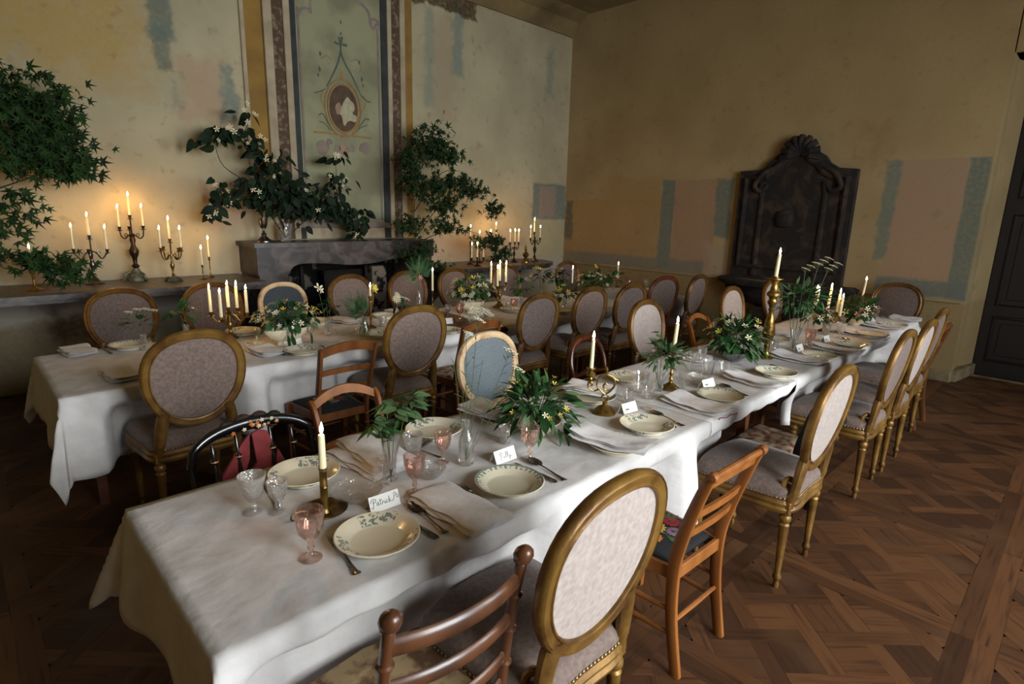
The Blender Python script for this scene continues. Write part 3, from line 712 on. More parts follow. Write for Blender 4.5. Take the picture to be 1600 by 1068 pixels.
def cloth(label, x0, x1, y0, y1, top, dl, dr, dn, df, seed, nfun=None, flare=.10, cflare=.34, fold=.03, res=.028, creases=(), push=(), pushf=()):
    r_ = random.Random(seed); ph = [r_.uniform(0, 6.3) for _ in range(12)]
    U0, U1, V0, V1 = x0 - dl, x1 + dr, y0 - dn, y1 + df
    nu, nv = max(2, int((U1 - U0) / res)), max(2, int((V1 - V0) / res))
    nfun = nfun or (lambda x: 1)
    def fn(s, t):
        u, v = lerp(U0, U1, s), lerp(V0, V1, t)
        k = nfun(min(max(u, x0), x1))
        if v < y0: v = y0 - (y0 - v) * k
        a = max(x0 - u, u - x1, 0); b = max(y0 - v, v - y1, 0); sx = -1 if u < x0 else 1; sy = -1 if v < y0 else 1
        cx, cy = min(max(u, x0), x1), min(max(v, y0), y1)
        L_ = hypot(a, b)
        wob = .0012 * (sin(u * 9 + ph[0] + 2 * sin(v * 4 + ph[1])) + sin(v * 11 + ph[2] + 2 * sin(u * 3)) + .8 * sin(u * 23 + v * 17 + ph[3]) + .6 * sin(u * 41 - v * 33 + ph[4]))
        for (c, w_, hgt, ax) in creases:
            q = (v if ax else u) - c; wob += hgt * math.exp(-(q / w_) ** 2)
        if L_ < 1e-6: return (u, v, top + wob)
        ang = atan2(b, a); corner = sin(2 * ang); e = .012
        s_ = cx if b > a else cy
        f1 = sin(s_ * 7.5 + ph[5] + 1.3 * sin(s_ * 2.7 + ph[6])) + .55 * sin(s_ * 17 + ph[7] + sin(s_ * 5))
        fl_ = lerp(flare, cflare, corner ** 2)
        l2 = max(L_ - e, 0)
        offs = min(L_, e) * .8 + l2 * fl_ + fold * (1 - corner) * f1 * min(1, l2 / .25) * .7
        offs = max(offs, min(L_, e) * .8 + .004)
        drop = (e * .45 * (L_ / e) ** 2 if L_ < e else e * .45 + l2 * sqrt(1 - min(fl_, .9) ** 2))
        drop += .006 * sin(u * 31 + v * 29 + ph[8]) * min(1, l2 / .1)
        # the corner falls as a cone with one soft pleat on either side
        if corner > .02:
            offs += l2 * .10 * sin(ang * 6 + ph[9]) * corner
        X, Y = cx + sx * cos(ang) * offs, cy + sy * sin(ang) * offs
        # seats pushed under the table hold the hanging cloth back
        g = min(1, max(0, (l2 - .05) / .13)); g = g * g * (3 - 2 * g)
        for (px, yf_) in (push if sy < 0 else pushf):
            w_ = min(1, max(0, (.40 - abs(X - px)) / .11)); w_ = w_ * w_ * (3 - 2 * w_)
            if b > 0 and w_ > 0: Y = lerp(Y, max(Y, yf_ + .015) if sy < 0 else min(Y, yf_ - .015), w_ * g)
        return (X, Y, top + wob * max(0, 1 - L_ / .05) - drop)
    m = MB(); m.grid(fn, nu, nv)
    o = m.build('tablecloth', linen, smooth=180)
    md = o.modifiers.new('thickness', 'SOLIDIFY'); md.thickness = .0016; md.offset = -1
    return tag(o, label, 'tablecloth')
TZ = .7495
PN1 = [(.715, 1.37), (1.12, 1.31), (1.975, 1.32), (2.86, 1.33), (3.42, 1.40), (4.18, 1.35), (4.77, 1.34), (5.5, 1.39), (5.93, 1.33)]
PF1 = [(.90, 2.07), (1.36, 2.1), (2.25, 1.92), (3.27, 2.01), (3.97, 1.91), (4.98, 2.07), (5.5, 1.91), (6.56, 1.94)]
PN2 = [(.86, 3.81), (1.72, 3.72), (2.27, 3.84), (2.87, 3.76), (3.53, 3.84), (4.27, 3.87), (4.85, 3.81), (5.75, 4.13), (6.22, 3.87)]
PF2 = [(.91, 4.74), (1.58, 4.74), (2.18, 4.71), (2.88, 4.71), (3.57, 4.71), (4.23, 4.71), (5.05, 4.69), (6.25, 4.69)]
table('dining_table', 'wooden dining table under the nearest cloth, one brown leg showing at its corner', .32, 2.62, 1.245, 2.115, (-1.02, 1.02))
table('dining_table', 'wooden dining table mid front row, its cloth too short to hang level', 2.635, 3.76, 1.245, 2.115, (-.45, .45))
table('dining_table', 'wooden dining table at the far end of the front row, reaching the stone fountain', 3.775, 7.16, 1.245, 2.115, (-1.55, 0, 1.55))
table('dining_table', 'wooden dining table at the near end of the back row, under a long-cornered cloth', .32, 3.10, 3.645, 4.755, (-1.25, 1.25))
table('dining_table', 'wooden dining table in the back row, its bare brown edge showing between two cloths', 3.115, 6.75, 3.645, 4.755, (-1.4, 0, 1.4))
cloth('white linen tablecloth on the nearest table, its left end falling in a pointed corner', .31, 2.62, 1.235, 2.125, TZ, .31, .012, .40, .31, 3, cflare=.42, fold=.035, push=PN1, pushf=PF1,
      nfun=lambda x: 1 + .32 * max(0, (x - 1.9) / .72), creases=((1.62, .006, .0022, 1),))
cloth('white linen tablecloth mid front row, hanging lower at one end than the other', 2.632, 3.76, 1.235, 2.125, TZ, .01, .01, .34, .3, 5, nfun=lambda x: max(.10, 1 - .9 * (x - 2.63) / 1.12), fold=.02, push=PN1, pushf=PF1)
cloth('white linen tablecloth at the far end of the front row, below five candles', 3.772, 7.17, 1.235, 2.125, TZ, .012, .3, .33, .3, 8, fold=.03, res=.04, push=PN1, pushf=PF1)
cloth('white linen tablecloth near end of the back row, one corner almost touching the floor', .31, 3.10, 3.635, 4.765, TZ, .36, .02, .46, .34, 11, flare=.06, cflare=.22, fold=.03, res=.032, push=PN2, pushf=PF2, creases=((4.05, .008, .003, 1), (4.3, .006, .002, 1)))
cloth('white linen tablecloth on the far half of the back row, beside the bare table edge', 3.52, 6.76, 3.635, 4.765, TZ, .012, .42, .36, .3, 13, fold=.03, res=.045, cflare=.25, push=PN2, pushf=PF2)

# ------------------------------------------------------------------ chairs (local: sitter looks along +y, rear legs on y = 0)
def bar(m, pts, hx, hy, mi=0):
    """square-section member: hx across x, hy across the path in the y-z plane"""
    P = [Vector(p) for p in pts]; n = len(P); vs, fs = [], []
    for i in range(n):
        t = (P[min(i + 1, n - 1)] - P[max(i - 1, 0)]).normalized(); b = Vector((1, 0, 0)).cross(t).normalized(); a = t.cross(b).normalized()
        HX = hx[i] if isinstance(hx, (list, tuple)) else hx; HY = hy[i] if isinstance(hy, (list, tuple)) else hy; c = .7
        for (p_, q_) in ((1, c), (c, 1), (-c, 1), (-1, c), (-1, -c), (-c, -1), (c, -1), (1, -c)): vs.append(P[i] + a * HX * p_ + b * HY * q_)
    for i in range(n - 1):
        for k in range(8): fs.append((i * 8 + k, i * 8 + (k + 1) % 8, (i + 1) * 8 + (k + 1) % 8, (i + 1) * 8 + k))
    fs += [tuple(range(7, -1, -1)), tuple((n - 1) * 8 + k for k in range(8))]
    m.add(vs, fs, mi)
SEAT = [(-.20, 0, 0), (0, -.008, 0), (.20, 0, 0), (.235, .15, 0), (.25, .39, 0), (.205, .465, 0), (0, .495, 0), (-.205, .465, 0), (-.25, .39, 0), (-.235, .15, 0)]
def cushion(outline, c, prof, m):
    n = len(outline); vs, fs = [], []
    for k, z in prof:
        for p in outline: vs.append((c[0] + (p[0] - c[0]) * k, c[1] + (p[1] - c[1]) * k, z))
    for i in range(len(prof) - 1):
        for j in range(n): fs.append((i * n + j, i * n + (j + 1) % n, (i + 1) * n + (j + 1) % n, (i + 1) * n + j))
    fs.append(tuple(range(n - 1, -1, -1))); fs.append(tuple((len(prof) - 1) * n + j for j in range(n)))
    m.add(vs, fs); return m
def flute(i0, i1, n):
    return lambda a, i: (1 - .10 * (1 + cos(n * a)) / 2) if i0 <= i <= i1 else 1
def medallion_chair(frame, fabric, back_fabric, nails, wide=1.0, name='medallion_chair', hgt=1.0, beads=True):
    t = thing(name, '', 'chair')
    out = smooth_path(SEAT, 4, True)
    m = MB(); cushion(out, (0, .24, 0), [(.97, .455), (1.0, .465), (1.012, .485), (.985, .512), (.90, .533), (.6, .548), (.2, .553)], m); m.build('seat', fabric, t, smooth=60)
    m = MB(); m.prof(out, [(0, .40), (.012, .405), (.017, .42), (.008, .432), (.013, .448), (.004, .463), (-.03, .463), (-.03, .40)], nrm=(0, 0, 1)); m.build('seat_rail', frame, t)
    m = MB(); acc = 0
    for i in range(len(out)):
        a, b = out[i], out[(i + 1) % len(out)]; l = (b - a).length; o = (b - a).normalized().cross(Vector((0, 0, 1)))
        while acc < l:
            q = a + (b - a) * (acc / l); c = Vector((q.x, q.y, .474)) + o * .007; u = Vector((0, 0, 1)); s_ = (b - a).normalized(); r = .0055
            m.add([c + u * r, c + (u + s_) * r * .7, c + s_ * r, c + (s_ - u) * r * .7, c - u * r, c - (u + s_) * r * .7, c - s_ * r, c + (u - s_) * r * .7, c + o * .005], [(k, (k + 1) % 8, 8) for k in range(8)])
            acc += .0165
        acc -= l
    m.build('nail_trim', nails, t)
    lp = [(.012, 0), (.014, .02), (.011, .036), (.019, .05), (.021, .06), (.015, .074), (.014, .084), (.0235, .325), (.025, .338), (.019, .348), (.027, .362), (.028, .378), (.022, .388), (.024, .402)]
    for (x, y) in ((-.195, .012), (.195, .012), (-.215, .425), (.215, .425)):
        m = MB(); m.lathe(lp, 24, (x, y, 0), flute=flute(6, 7, 8)); m.box((x, y, .43), (.052, .05, .062), b=.006)
        m.build('leg', frame, t, smooth=35)
    a, b, zc = .226 * wide, .232 * hgt, .572 + .232 * hgt + .03
    def yb(z): return -.004 - (z - .5) * .15
    nv = Vector((0, 1, .15)).normalized()
    def oval(k, n=44, off=0):
        L_ = []
        for i in range(n):
            q = -2 * pi * i / n; c_, s_ = cos(q), sin(q); e_ = .86 if s_ > 0 else .97; x = a * k * (abs(c_) ** e_) * (1 if c_ > 0 else -1) * (1 + .09 * s_); z = zc + b * k * (abs(s_) ** e_) * (1 if s_ > 0 else -1)
            L_.append(Vector((x, yb(z), z)) + nv * off)
        return L_
    m = MB(); m.prof(oval(1), [(-.021, -.005), (-.020, -.014), (-.014, -.017), (-.010, -.012), (.014, -.016), (.019, -.011), (.021, -.016), (.026, -.010), (.027, .004), (.020, .019), (.010, .013), (-.002, .021), (-.014, .016), (-.021, .006)], nrm=nv)
    m.build('back_frame', frame, t)
    for (nm, sg, fb, d0, bul) in (('back_panel', -1, back_fabric, .004, .006), ('back_pad', 1, fabric, .006, .024)):
        m = MB(); n = 44; vs, fs = [], []; ks = (.93, .89, .75, .5, .2)
        for k in ks:
            for p in oval(k, n, sg * (d0 + bul * (1 - (k / .93) ** 2))): vs.append(p)
        for i in range(len(ks) - 1):
            for j in range(n):
                q = (i * n + j, i * n + (j + 1) % n, (i + 1) * n + (j + 1) % n, (i + 1) * n + j); fs.append(q if sg > 0 else q[::-1])
        fs.append(tuple((len(ks) - 1) * n + j for j in range(n))); m.add(vs, fs); m.build(nm, fb, t, smooth=60)
    if beads:
        m = MB()
        for p in oval(.925, 72, .012):
            r = .0048; m.add([p + Vector((r, 0, 0)), p + Vector((0, 0, r)), p - Vector((r, 0, 0)), p - Vector((0, 0, r)), p + nv * .006], [(0, 1, 4), (1, 2, 4), (2, 3, 4), (3, 0, 4)])
        m.build('back_nails', nails, t)
    for s in (-1, 1):
        m = MB(); zb = zc - b * .80
        pts = smooth_path([(s * .195, .010, .40), (s * .194, .002, .47), (s * .186, -.008, .52), (s * (.155 * wide + .012), yb(zb - .03), zb - .03), (s * .150 * wide, yb(zb + .03), zb + .03)], 4)
        m.tube(pts, [lerp(.021, .033, min(1, i / 13)) for i in range(len(pts))], 10, up=(0, 1, 0), sx=1.0)
        m.v = [(x, y if z < .5 else y * .75 - .25 * .02, z) for x, y, z in m.v]
        m.tube(smooth_path([(s * .196, .03, .47), (s * .197, .038, .51), (s * .19, .035, .55), (s * .178, .02, .565), (s * .17, .012, .55)], 3), .013, 8)
        m.build('stile', frame, t)
    return t
def carved_seat_pad(t, fabric, W0=.17, W1=.205, dep=.38, z=.448, flowers=None):
    o = [Vector((x, y, 0)) for x, y in ((-W0, .03), (W0, .03), (W1, dep), (0, dep + .012), (-W1, dep))]
    m = MB(); cushion(o, (0, .2, 0), [(1, z - .012), (1, z), (.93, z + .012), (.5, z + .020), (.15, z + .021)], m); return m.build('seat_pad', fabric, t, smooth=50)
def flat_flower(m, c, r, n, mi, depth=.003, inner=.35):
    vs = [(c[0], c[1], c[2] + depth)]
    for k in range(2 * n):
        q = pi * k / n; rr = r if k % 2 == 0 else r * .78; vs.append((c[0] + rr * cos(q), c[1] + rr * sin(q), c[2] + depth * .4))
    m.add(vs, [(0, 1 + k, 1 + (k + 1) % (2 * n)) for k in range(2 * n)], mi)
def embroidery(t, z, sc=1, seed=1):
    """woollen flower spray worked on the seat pad, slightly raised"""
    r_ = random.Random(seed); Z = z + .021
    m = MB()
    for k in range(16):
        q = r_.uniform(0, 6.28); d = r_.uniform(.04, .12) * sc; c = Vector((d * cos(q) * 1.15, .20 + d * sin(q), Z)); e = Vector((cos(q + r_.uniform(-.6, .6)), sin(q + r_.uniform(-.6, .6)), 0)); s_ = Vector((-e.y, e.x, 0)); l = r_.uniform(.035, .055) * sc
        m.add([c - e * l, c + s_ * l * .35, c + e * l, c - s_ * l * .35, c + Vector((0, 0, .003))], [(0, 3, 4), (3, 2, 4), (2, 1, 4), (1, 0, 4)])
    pad = m.build('stitched_leaves', wool_green, t)
    for (x, y, r, mt) in ((-.01, .20, .058, wool_yellow), (.085, .17, .042, petal_red), (-.085, .155, .045, petal_orange), (.035, .285, .042, petal_pink), (.02, .115, .040, petal_lilac), (.10, .255, .036, wool_yellow), (-.07, .27, .034, wool_yellow), (-.12, .22, .03, petal_red)):
        m = MB(); flat_flower(m, (x * sc, .20 + (y - .2) * sc, Z + .003), r * sc, 14, 0); flat_flower(m, (x * sc, .20 + (y - .2) * sc, Z + .006), r * sc * .3, 7, 1); m.build('stitched_flower', [mt, wool_green], t)
def ladder_chair(wood, fabric, H=.88, crest='scroll', slats=((.60, .035), (.69, .035)), W=.17, embroider=0, splay=.05, name='ladder_back_chair', bow=.02):
    t = thing(name, '', 'chair')
    def px(z): return W + .018 * max(0, (z - .44) / .44)
    ctrl = [(-splay, 0), (-.008, .24), (0, .44), (-.022, .58), (-.075, .76), (-.115, H)]
    def ypost(z):
        for (y0, z0), (y1, z1) in zip(ctrl, ctrl[1:]):
            if z <= z1: return lerp(y0, y1, (z - z0) / (z1 - z0))
        return ctrl[-1][0]
    for s in (-1, 1):
        m = MB(); P = smooth_path([(s * px(z), y, z) for y, z in ctrl], 4); n = len(P)
        bar(m, P, .0125, [lerp(.020, .024, min(1, i / 8)) if i < 12 else lerp(.024, .016, (i - 12) / (n - 12)) for i in range(n)])
        if crest == 'scroll': m.lathe([(.0, -.018), (.017, -.016), (.021, 0), (.017, .016), (0, .018)], 14, xf=Matrix.Translation((s * px(H), ypost(H) - .008, H + .004)) @ Matrix.Rotation(pi / 2, 4, 'Y'))
        m.build('rear_leg', wood, t)
        m = MB(); x = s * (W + .03); m.add(*hull([(x + i * .019, .37 + j * .019, .44) for i in (-1, 1) for j in (-1, 1)] + [(x + s * .004 + i * .012, .38 + j * .012, 0) for i in (-1, 1) for j in (-1, 1)])); m.build('front_leg', wood, t, smooth=0)
        m = MB(); m.extr([(s * W, .0, .395), (s * (W + .03), .37, .395), (s * (W + .03), .37, .447), (s * W, .0, .447)], (s * -.018, 0, 0)); m.build('side_rail', wood, t, smooth=0)
        for z in (.17, .27):
            m = MB(); m.tube([(s * W, ypost(z), z), (s * (W + .014), .19, z), (s * (W + .03), .37, z)], [.009, .0115, .009], 8); m.build('stretcher', wood, t)
    m = MB(); m.box((0, .374, .42), (2 * W + .05, .02, .054), b=.004); m.build('front_rail', wood, t, smooth=0)
    m = MB(); m.box((0, 0.0, .42), (2 * W, .02, .054), b=.004); m.build('back_rail', wood, t, smooth=0)
    for z, y in ((.22, ypost(.22)), (.22, .375)):
        m = MB(); m.tube([(-W, y, z), (0, y, z), (W, y, z)], [.009, .0115, .009], 8); m.build('stretcher', wood, t)
    def slat(nm, z, hh, arch=0, th=.007, bow_=bow):
        def f(u, v):
            x = lerp(-px(z), px(z), u); c = 1 - (2 * u - 1) ** 2; zz = z + (v - .5) * 2 * hh + arch * c
            return x, ypost(z) - bow_ * c - (v - .5) * 2 * hh * .22, zz
        m = MB(); n = 12; vs, fs = [], []
        for i in range(n + 1):
            for (v, d) in ((0, -th), (1, -th), (1, th), (0, th)):
                p = f(i / n, v); vs.append((p[0], p[1] + d, p[2]))
        for i in range(n):
            for k in range(4): fs.append((i * 4 + k, (i + 1) * 4 + k, (i + 1) * 4 + (k + 1) % 4, i * 4 + (k + 1) % 4))
        fs += [(0, 1, 2, 3), (n * 4 + 3, n * 4 + 2, n * 4 + 1, n * 4)]
        m.add(vs, fs)
        if nm == 'crest_rail' and crest == 'scroll': m.tube([(-px(H), ypost(H) - .006, H), (0, ypost(H) - .006, H), (px(H), ypost(H) - .006, H)], .0135, 10)
        m.build(nm, wood, t, smooth=30)
    if crest == 'scroll': slat('crest_rail', H - .03, .028, bow_=0)
    elif crest == 'yoke': slat('crest_rail', H - .028, .030, arch=.035)
    else: slat('crest_rail', H - .02, .022, arch=.06)
    for z, hh in slats: slat('slat', z, hh / 2, arch=.012)
    carved_seat_pad(t, fabric, W - .02, W + .015, .365)
    if embroider: embroidery(t, .448, .95 if embroider == 1 else .8, embroider)
    return t
def bobbin_chair():
    t = thing('bobbin_turned_chair', '', 'chair'); W = .178; H = .93
    def post(x, y0, y1, z1, fin):
        m = MB(); pr = []; n = 26
        for i in range(n + 1):
            z = z1 * i / n; pr.append((.0145, z))
            if i % 3 == 2 and i < n - 1: pr += [(.0145, z + .006), (.0205, z + .011), (.0205, z + .015), (.0145, z + .020)]
        if fin: pr += [(.012, z1 + .004), (.021, z1 + .012), (.025, z1 + .028), (.022, z1 + .042), (.012, z1 + .052), (0, z1 + .055)]
        m.lathe(pr, 14, (0, 0, 0)); k = (y1 - y0) / z1
        m.v = [(x + a, y0 + b + k * c + (-.05 * max(0, (c - .45) / .48) ** 2 if fin else 0), c) for a, b, c in m.v]
        return m
    def yp_(z): return -.03 + .03 * min(z / .45, 1) * 0 - .03 * 0 - .05 * max(0, (z - .45) / .48) ** 2
    for s in (-1, 1):
        post(s * W, 0, -.03, H, True).build('rear_post', walnut, t); post(s * (W + .02), .39, .38, .43, False).build('front_leg', walnut, t)
        for z in (.16, .27):
            m = MB(); m.tube([(s * W, 0, z), (s * (W + .02), .39, z)], .010, 8); m.build('stretcher', walnut, t)
    for z in (.22,):
        for y in (0, .385):
            m = MB(); m.tube([(-W, y, z), (W, y, z)], .010, 8); m.build('stretcher', walnut, t)
    for (z, r) in ((.885, .024), (.765, .020), (.645, .019), (.56, .0165)):
        m = MB(); yy = -.03 * z / H - .05 * max(0, (z - .45) / .48) ** 2
        P = [(lerp(-W, W, i / 10), yy - .035 * (1 - (i / 5 - 1) ** 2), z) for i in range(11)]
        m.tube(P, r, 10, up=(0, 0, 1), sx=.45); m.build('slat', walnut, t)
    o = [Vector((x, y, 0)) for x, y in ((-W - .005, .0), (W + .005, .0), (W + .02, .12), (W + .03, .40), (0, .43), (-W - .03, .40), (-W - .02, .12))]
    m = MB(); cushion(o, (0, .2, 0), [(.97, .405), (1, .41), (1, .435), (.97, .44)], m); m.build('seat_rail', walnut, t, smooth=30)
    m = MB(); cushion(o, (0, .2, 0), [(.95, .437), (.96, .452), (.90, .466), (.5, .474), (.15, .475)], m); m.build('seat_pad', tapestry, t, smooth=50)
    return t
def lacquer_chair():
    t = thing('black_lacquer_chair', '', 'chair')
    H = .785
    def crest_pt(u):   # u in -1..1
        return Vector((.255 * u, -.05 - .03 * (1 - u * u), H - .03 * abs(u) ** 5 - .04 * u * u))
    m = MB(); P = [crest_pt(-1 + 2 * i / 24) for i in range(25)]
    m.tube([P[0] + Vector((-.012, 0, -.07))] + P + [P[-1] + Vector((.012, 0, -.07))], [.014] + [.015 + .012 * (1 - abs(-1 + 2 * i / 24)) for i in range(25)] + [.014], 10, up=(0, 1, 0), sx=1.25)
    cr = m.build('crest_rail', black_lacquer, t)
    for u, r in ((-.40, .040), (-.14, .046), (.14, .046), (.40, .040)):
        m = MB(); c = crest_pt(u); m.lathe([(0, -.012), (r * .8, -.010), (r, 0), (r * .8, .010), (0, .012)], 16, xf=Matrix.Translation(c + Vector((0, 0, .002))) @ Matrix.Rotation(pi / 2, 4, 'X')); m.build('scalloped_edge', mat('brown_gold_lacquer', (.24, .17, .12), (.11, .085, .07), .6, 0, 20, spec=.2) if 'brown_gold_lacquer' not in MATS else MATS['brown_gold_lacquer'], cr)
    for k in range(26):
        u = rnd.uniform(-.45, .35); c = crest_pt(u) + Vector((0, .026 * (1 if k % 2 else -1), rnd.uniform(-.022, .012)))
        m = MB(); flat = Matrix.Translation(c) @ Matrix.Rotation(pi / 2 * (-1 if k % 2 else 1), 4, 'X'); vs = [(0, 0, .003)]; r = rnd.uniform(.008, .014)
        for q in range(10): rr = r if q % 2 == 0 else r * .55; vs.append((rr * cos(pi * q / 5), rr * sin(pi * q / 5), 0))
        m.add(vs, [(0, 1 + q, 1 + (q + 1) % 10) for q in range(10)], xf=flat); m.build('gilt_flower', [gilding, petal_white, petal_orange][k % 3], cr)
    def spindle(x, z1, y1, nm, r=.0085):
        m = MB(); pr = [(r, 0), (r, .05), (r * 1.9, .06), (r * 1.9, .07), (r, .08), (r * 1.2, .14), (r * .8, .19), (r * 1.8, .20), (r * 1.8, .208), (r, .216), (r, 1)]
        L_ = z1 - .45; pr = [(a, min(b, L_)) for a, b in pr if b < L_] + [(r, L_)]
        m.lathe(pr, 12, (0, 0, .45)); m.v = [(x + a, b + (y1) * (c - .45) / L_, c) for a, b, c in m.v]; sp = m.build(nm, black_lacquer, t)
        for zz in (.065, .204):
            if zz < L_ - .01: m = MB(); m.lathe([(r * 2.0, .45 + zz - .003), (r * 2.05, .45 + zz), (r * 2.0, .45 + zz + .003)], 12, close=False); m.v = [(x + a, b + y1 * (c - .45) / L_, c) for a, b, c in m.v]; m.build('gilt_ring', gilding, sp)
    for x in (-.267, .267): spindle(x, H - .135, -.05, 'stile', .012)
    for x in (-.175, -.075, .075, .175): spindle(x, H - .03 - .1 * (abs(x) / .255) ** 3, -.065, 'spindle')
    o = [Vector((x, y, 0)) for x, y in ((-.20, 0), (.20, 0), (.23, .2), (.225, .38), (0, .42), (-.225, .38), (-.23, .2))]
    m = MB(); cushion(o, (0, .2, 0), [(.97, .40), (1.02, .41), (1.02, .435), (.97, .445)], m); m.build('seat_rail', black_lacquer, t)
    m = MB(); cushion(o, (0, .2, 0), [(.93, .443), (.95, .46), (.85, .475), (.3, .482)], m); m.build('seat_pad', red_velvet, t)
    for pl in (((-.075, .50), (.05, .50), (.085, .66), (.06, .735), (.02, .75), (-.01, .74), (.0, .60)), ((-.16, .50), (-.085, .50), (-.03, .63), (-.02, .74), (-.06, .70), (-.15, .58)), ((.06, .50), (.13, .50), (.13, .57), (.10, .64))):
        m = MB(); m.extr([(-x, -.04 - .1 * (z - .5), z) for x, z in pl], (0, .016, 0)); m.build('red_back_panel', red_velvet, t, smooth=0)
    for s in (-1, 1):
        for (x, y) in ((s * .19, .01), (s * .205, .36)):
            m = MB(); m.lathe([(.009, 0), (.012, .05), (.010, .06), (.016, .07), (.012, .085), (.014, .3), (.019, .31), (.014, .33), (.017, .41)], 12, (x, y, 0)); m.build('leg', black_lacquer, t)
    for z, y in ((.2, .01), (.2, .36)):
        m = MB(); m.tube([(-.19, y, z), (.19, y, z)], .008, 8); m.build('stretcher', black_lacquer, t)
    return t
def balloon_chair():
    t = thing('balloon_back_chair', '', 'chair')
    P = smooth_path([(-.18, 0, .44), (-.185, -.03, .56), (-.19, -.07, .70), (-.15, -.10, .80), (-.075, -.115, .845), (0, -.12, .855), (.075, -.115, .845), (.15, -.10, .80), (.19, -.07, .70), (.185, -.03, .56), (.18, 0, .44)], 5)
    m = MB(); m.tube(P, [.019 + .012 * math.exp(-((i / (len(P) - 1) - .5) / .18) ** 2) for i in range(len(P))], 10, up=(0, 1, 0), sx=1.0); m.build('hoop_back', mahogany, t)
    m = MB(); m.tube([(-.18, -.045, .6), (0, -.065, .61), (.18, -.045, .6)], [.012, .022, .012], 8); m.build('cross_rail', mahogany, t)
    o = [Vector((x, y, 0)) for x, y in ((-.18, 0), (.18, 0), (.225, .2), (.22, .38), (0, .425), (-.22, .38), (-.225, .2))]
    m = MB(); cushion(o, (0, .2, 0), [(.97, .40), (1.01, .405), (1.01, .44), (.97, .45)], m); m.build('seat_rail', mahogany, t, smooth=30)
    m = MB(); cushion(o, (0, .2, 0), [(.95, .447), (.97, .465), (.9, .485), (.3, .495)], m); m.build('seat_pad', velvet_dark, t)
    for s in (-1, 1):
        m = MB(); m.tube([(s * .18, .0, .44), (s * .18, -.02, .2), (s * .185, -.06, 0)], [.018, .015, .012], 8); m.build('leg', mahogany, t)
        m = MB(); m.lathe([(.012, 0), (.016, .04), (.013, .06), (.022, .3), (.018, .33), (.024, .36), (.02, .41)], 12, (s * .195, .37, 0)); m.build('leg', mahogany, t)
    return t

# prototypes, each moved to its first place and copied to the others
c_gold_pale = medallion_chair(gold, velvet, velvet_pale_lit, brass_nail, wide=1.06, hgt=1.03)
c_gold_mauve = medallion_chair(gold, velvet, velvet, brass_nail, wide=1.05, hgt=1.03)
c_gold_wide = medallion_chair(gold, velvet, velvet, brass_nail, wide=1.02, hgt=1.05)
c_brown = medallion_chair(brown_gold, velvet, velvet, brass_nail)
c_brown_dark = medallion_chair(brown_gold, velvet_dark, velvet_dark, brass_nail)
c_pale_front = medallion_chair(brown_gold, velvet_pale_lit, velvet_pale_lit, brass_nail)
c_cream = medallion_chair(cream_paint, blue_fabric, blue_fabric, dark_nail, wide=.95, hgt=.90, name='cream_medallion_chair')
c_cream2 = medallion_chair(cream_paint, dark_blue_fabric, dark_blue_fabric, dark_nail, wide=.92, hgt=.93, name='cream_medallion_chair')
c_red = medallion_chair(red_wood, velvet_dark, velvet_dark, brass_nail, wide=1.1, name='round_back_chair')
c_oak_scroll = ladder_chair(oak, needle_black, .87, 'scroll', ((.60, .036), (.69, .036)), embroider=1)
c_oak_yoke = ladder_chair(oak_dark, needle_black, .90, 'yoke', ((.60, .04), (.735, .036)), embroider=2)
c_oak_arch = ladder_chair(oak, needle_black, .80, 'arch', ((.58, .03),), W=.165)
c_oak_thin = ladder_chair(oak_dark, tapestry_red, .90, 'yoke', ((.62, .035),), W=.165)
c_rose = ladder_chair(mat('ebonised_wood', (.07, .06, .06), (.04, .035, .035), .35, 0, 10), tapestry_red, .60, 'scroll', ((.52, .03),), W=.17, splay=.0)
bob, lac, bal = bobbin_chair(), lacquer_chair(), balloon_chair()
R180 = pi
# near side of the front row, backs towards us
place(bob, 'turned walnut bobbin chair with beige floral tapestry seat at the nearest table corner', (.705, .93, 0), -.05)
place(c_gold_pale, 'gilt medallion chair with pale velvet back, between the bobbin chair and the oak chair', (1.14, .84, 0), .01)
place(c_oak_scroll, 'honey oak ladder-back chair with flowers stitched on a black seat', (1.975, .92, 0), -.03)
place(c_gold_pale, 'gilt medallion chair with pale velvet back, standing right behind the oak ladder-back chair', (2.86, .82, 0), .0)
place(c_rose, 'low black-legged chair with a faded rose tapestry seat, half hidden by a gilt medallion chair', (3.42, 1.0, 0), 0)
place(c_gold_mauve, 'gilt medallion chair with darker mauve back, third medallion on the near side', (4.18, .84, 0), .0)
place(c_gold_pale, 'gilt medallion chair with pale back, overlapping the darker mauve medallion in front of it', (4.77, .83, 0), .0)
place(c_gold_mauve, 'gilt medallion chair mostly hidden behind two others near the far corner of the front table', (5.50, .88, 0), .0)
place(c_oak_yoke, 'brown oak ladder-back chair, last on the near side of the front table by the plinth', (5.93, .93, 0), -.02)
place(c_brown_dark, 'dusky mauve medallion chair at the head of the front table under the painted pink panel', (7.46, 1.52, 0), pi / 2)
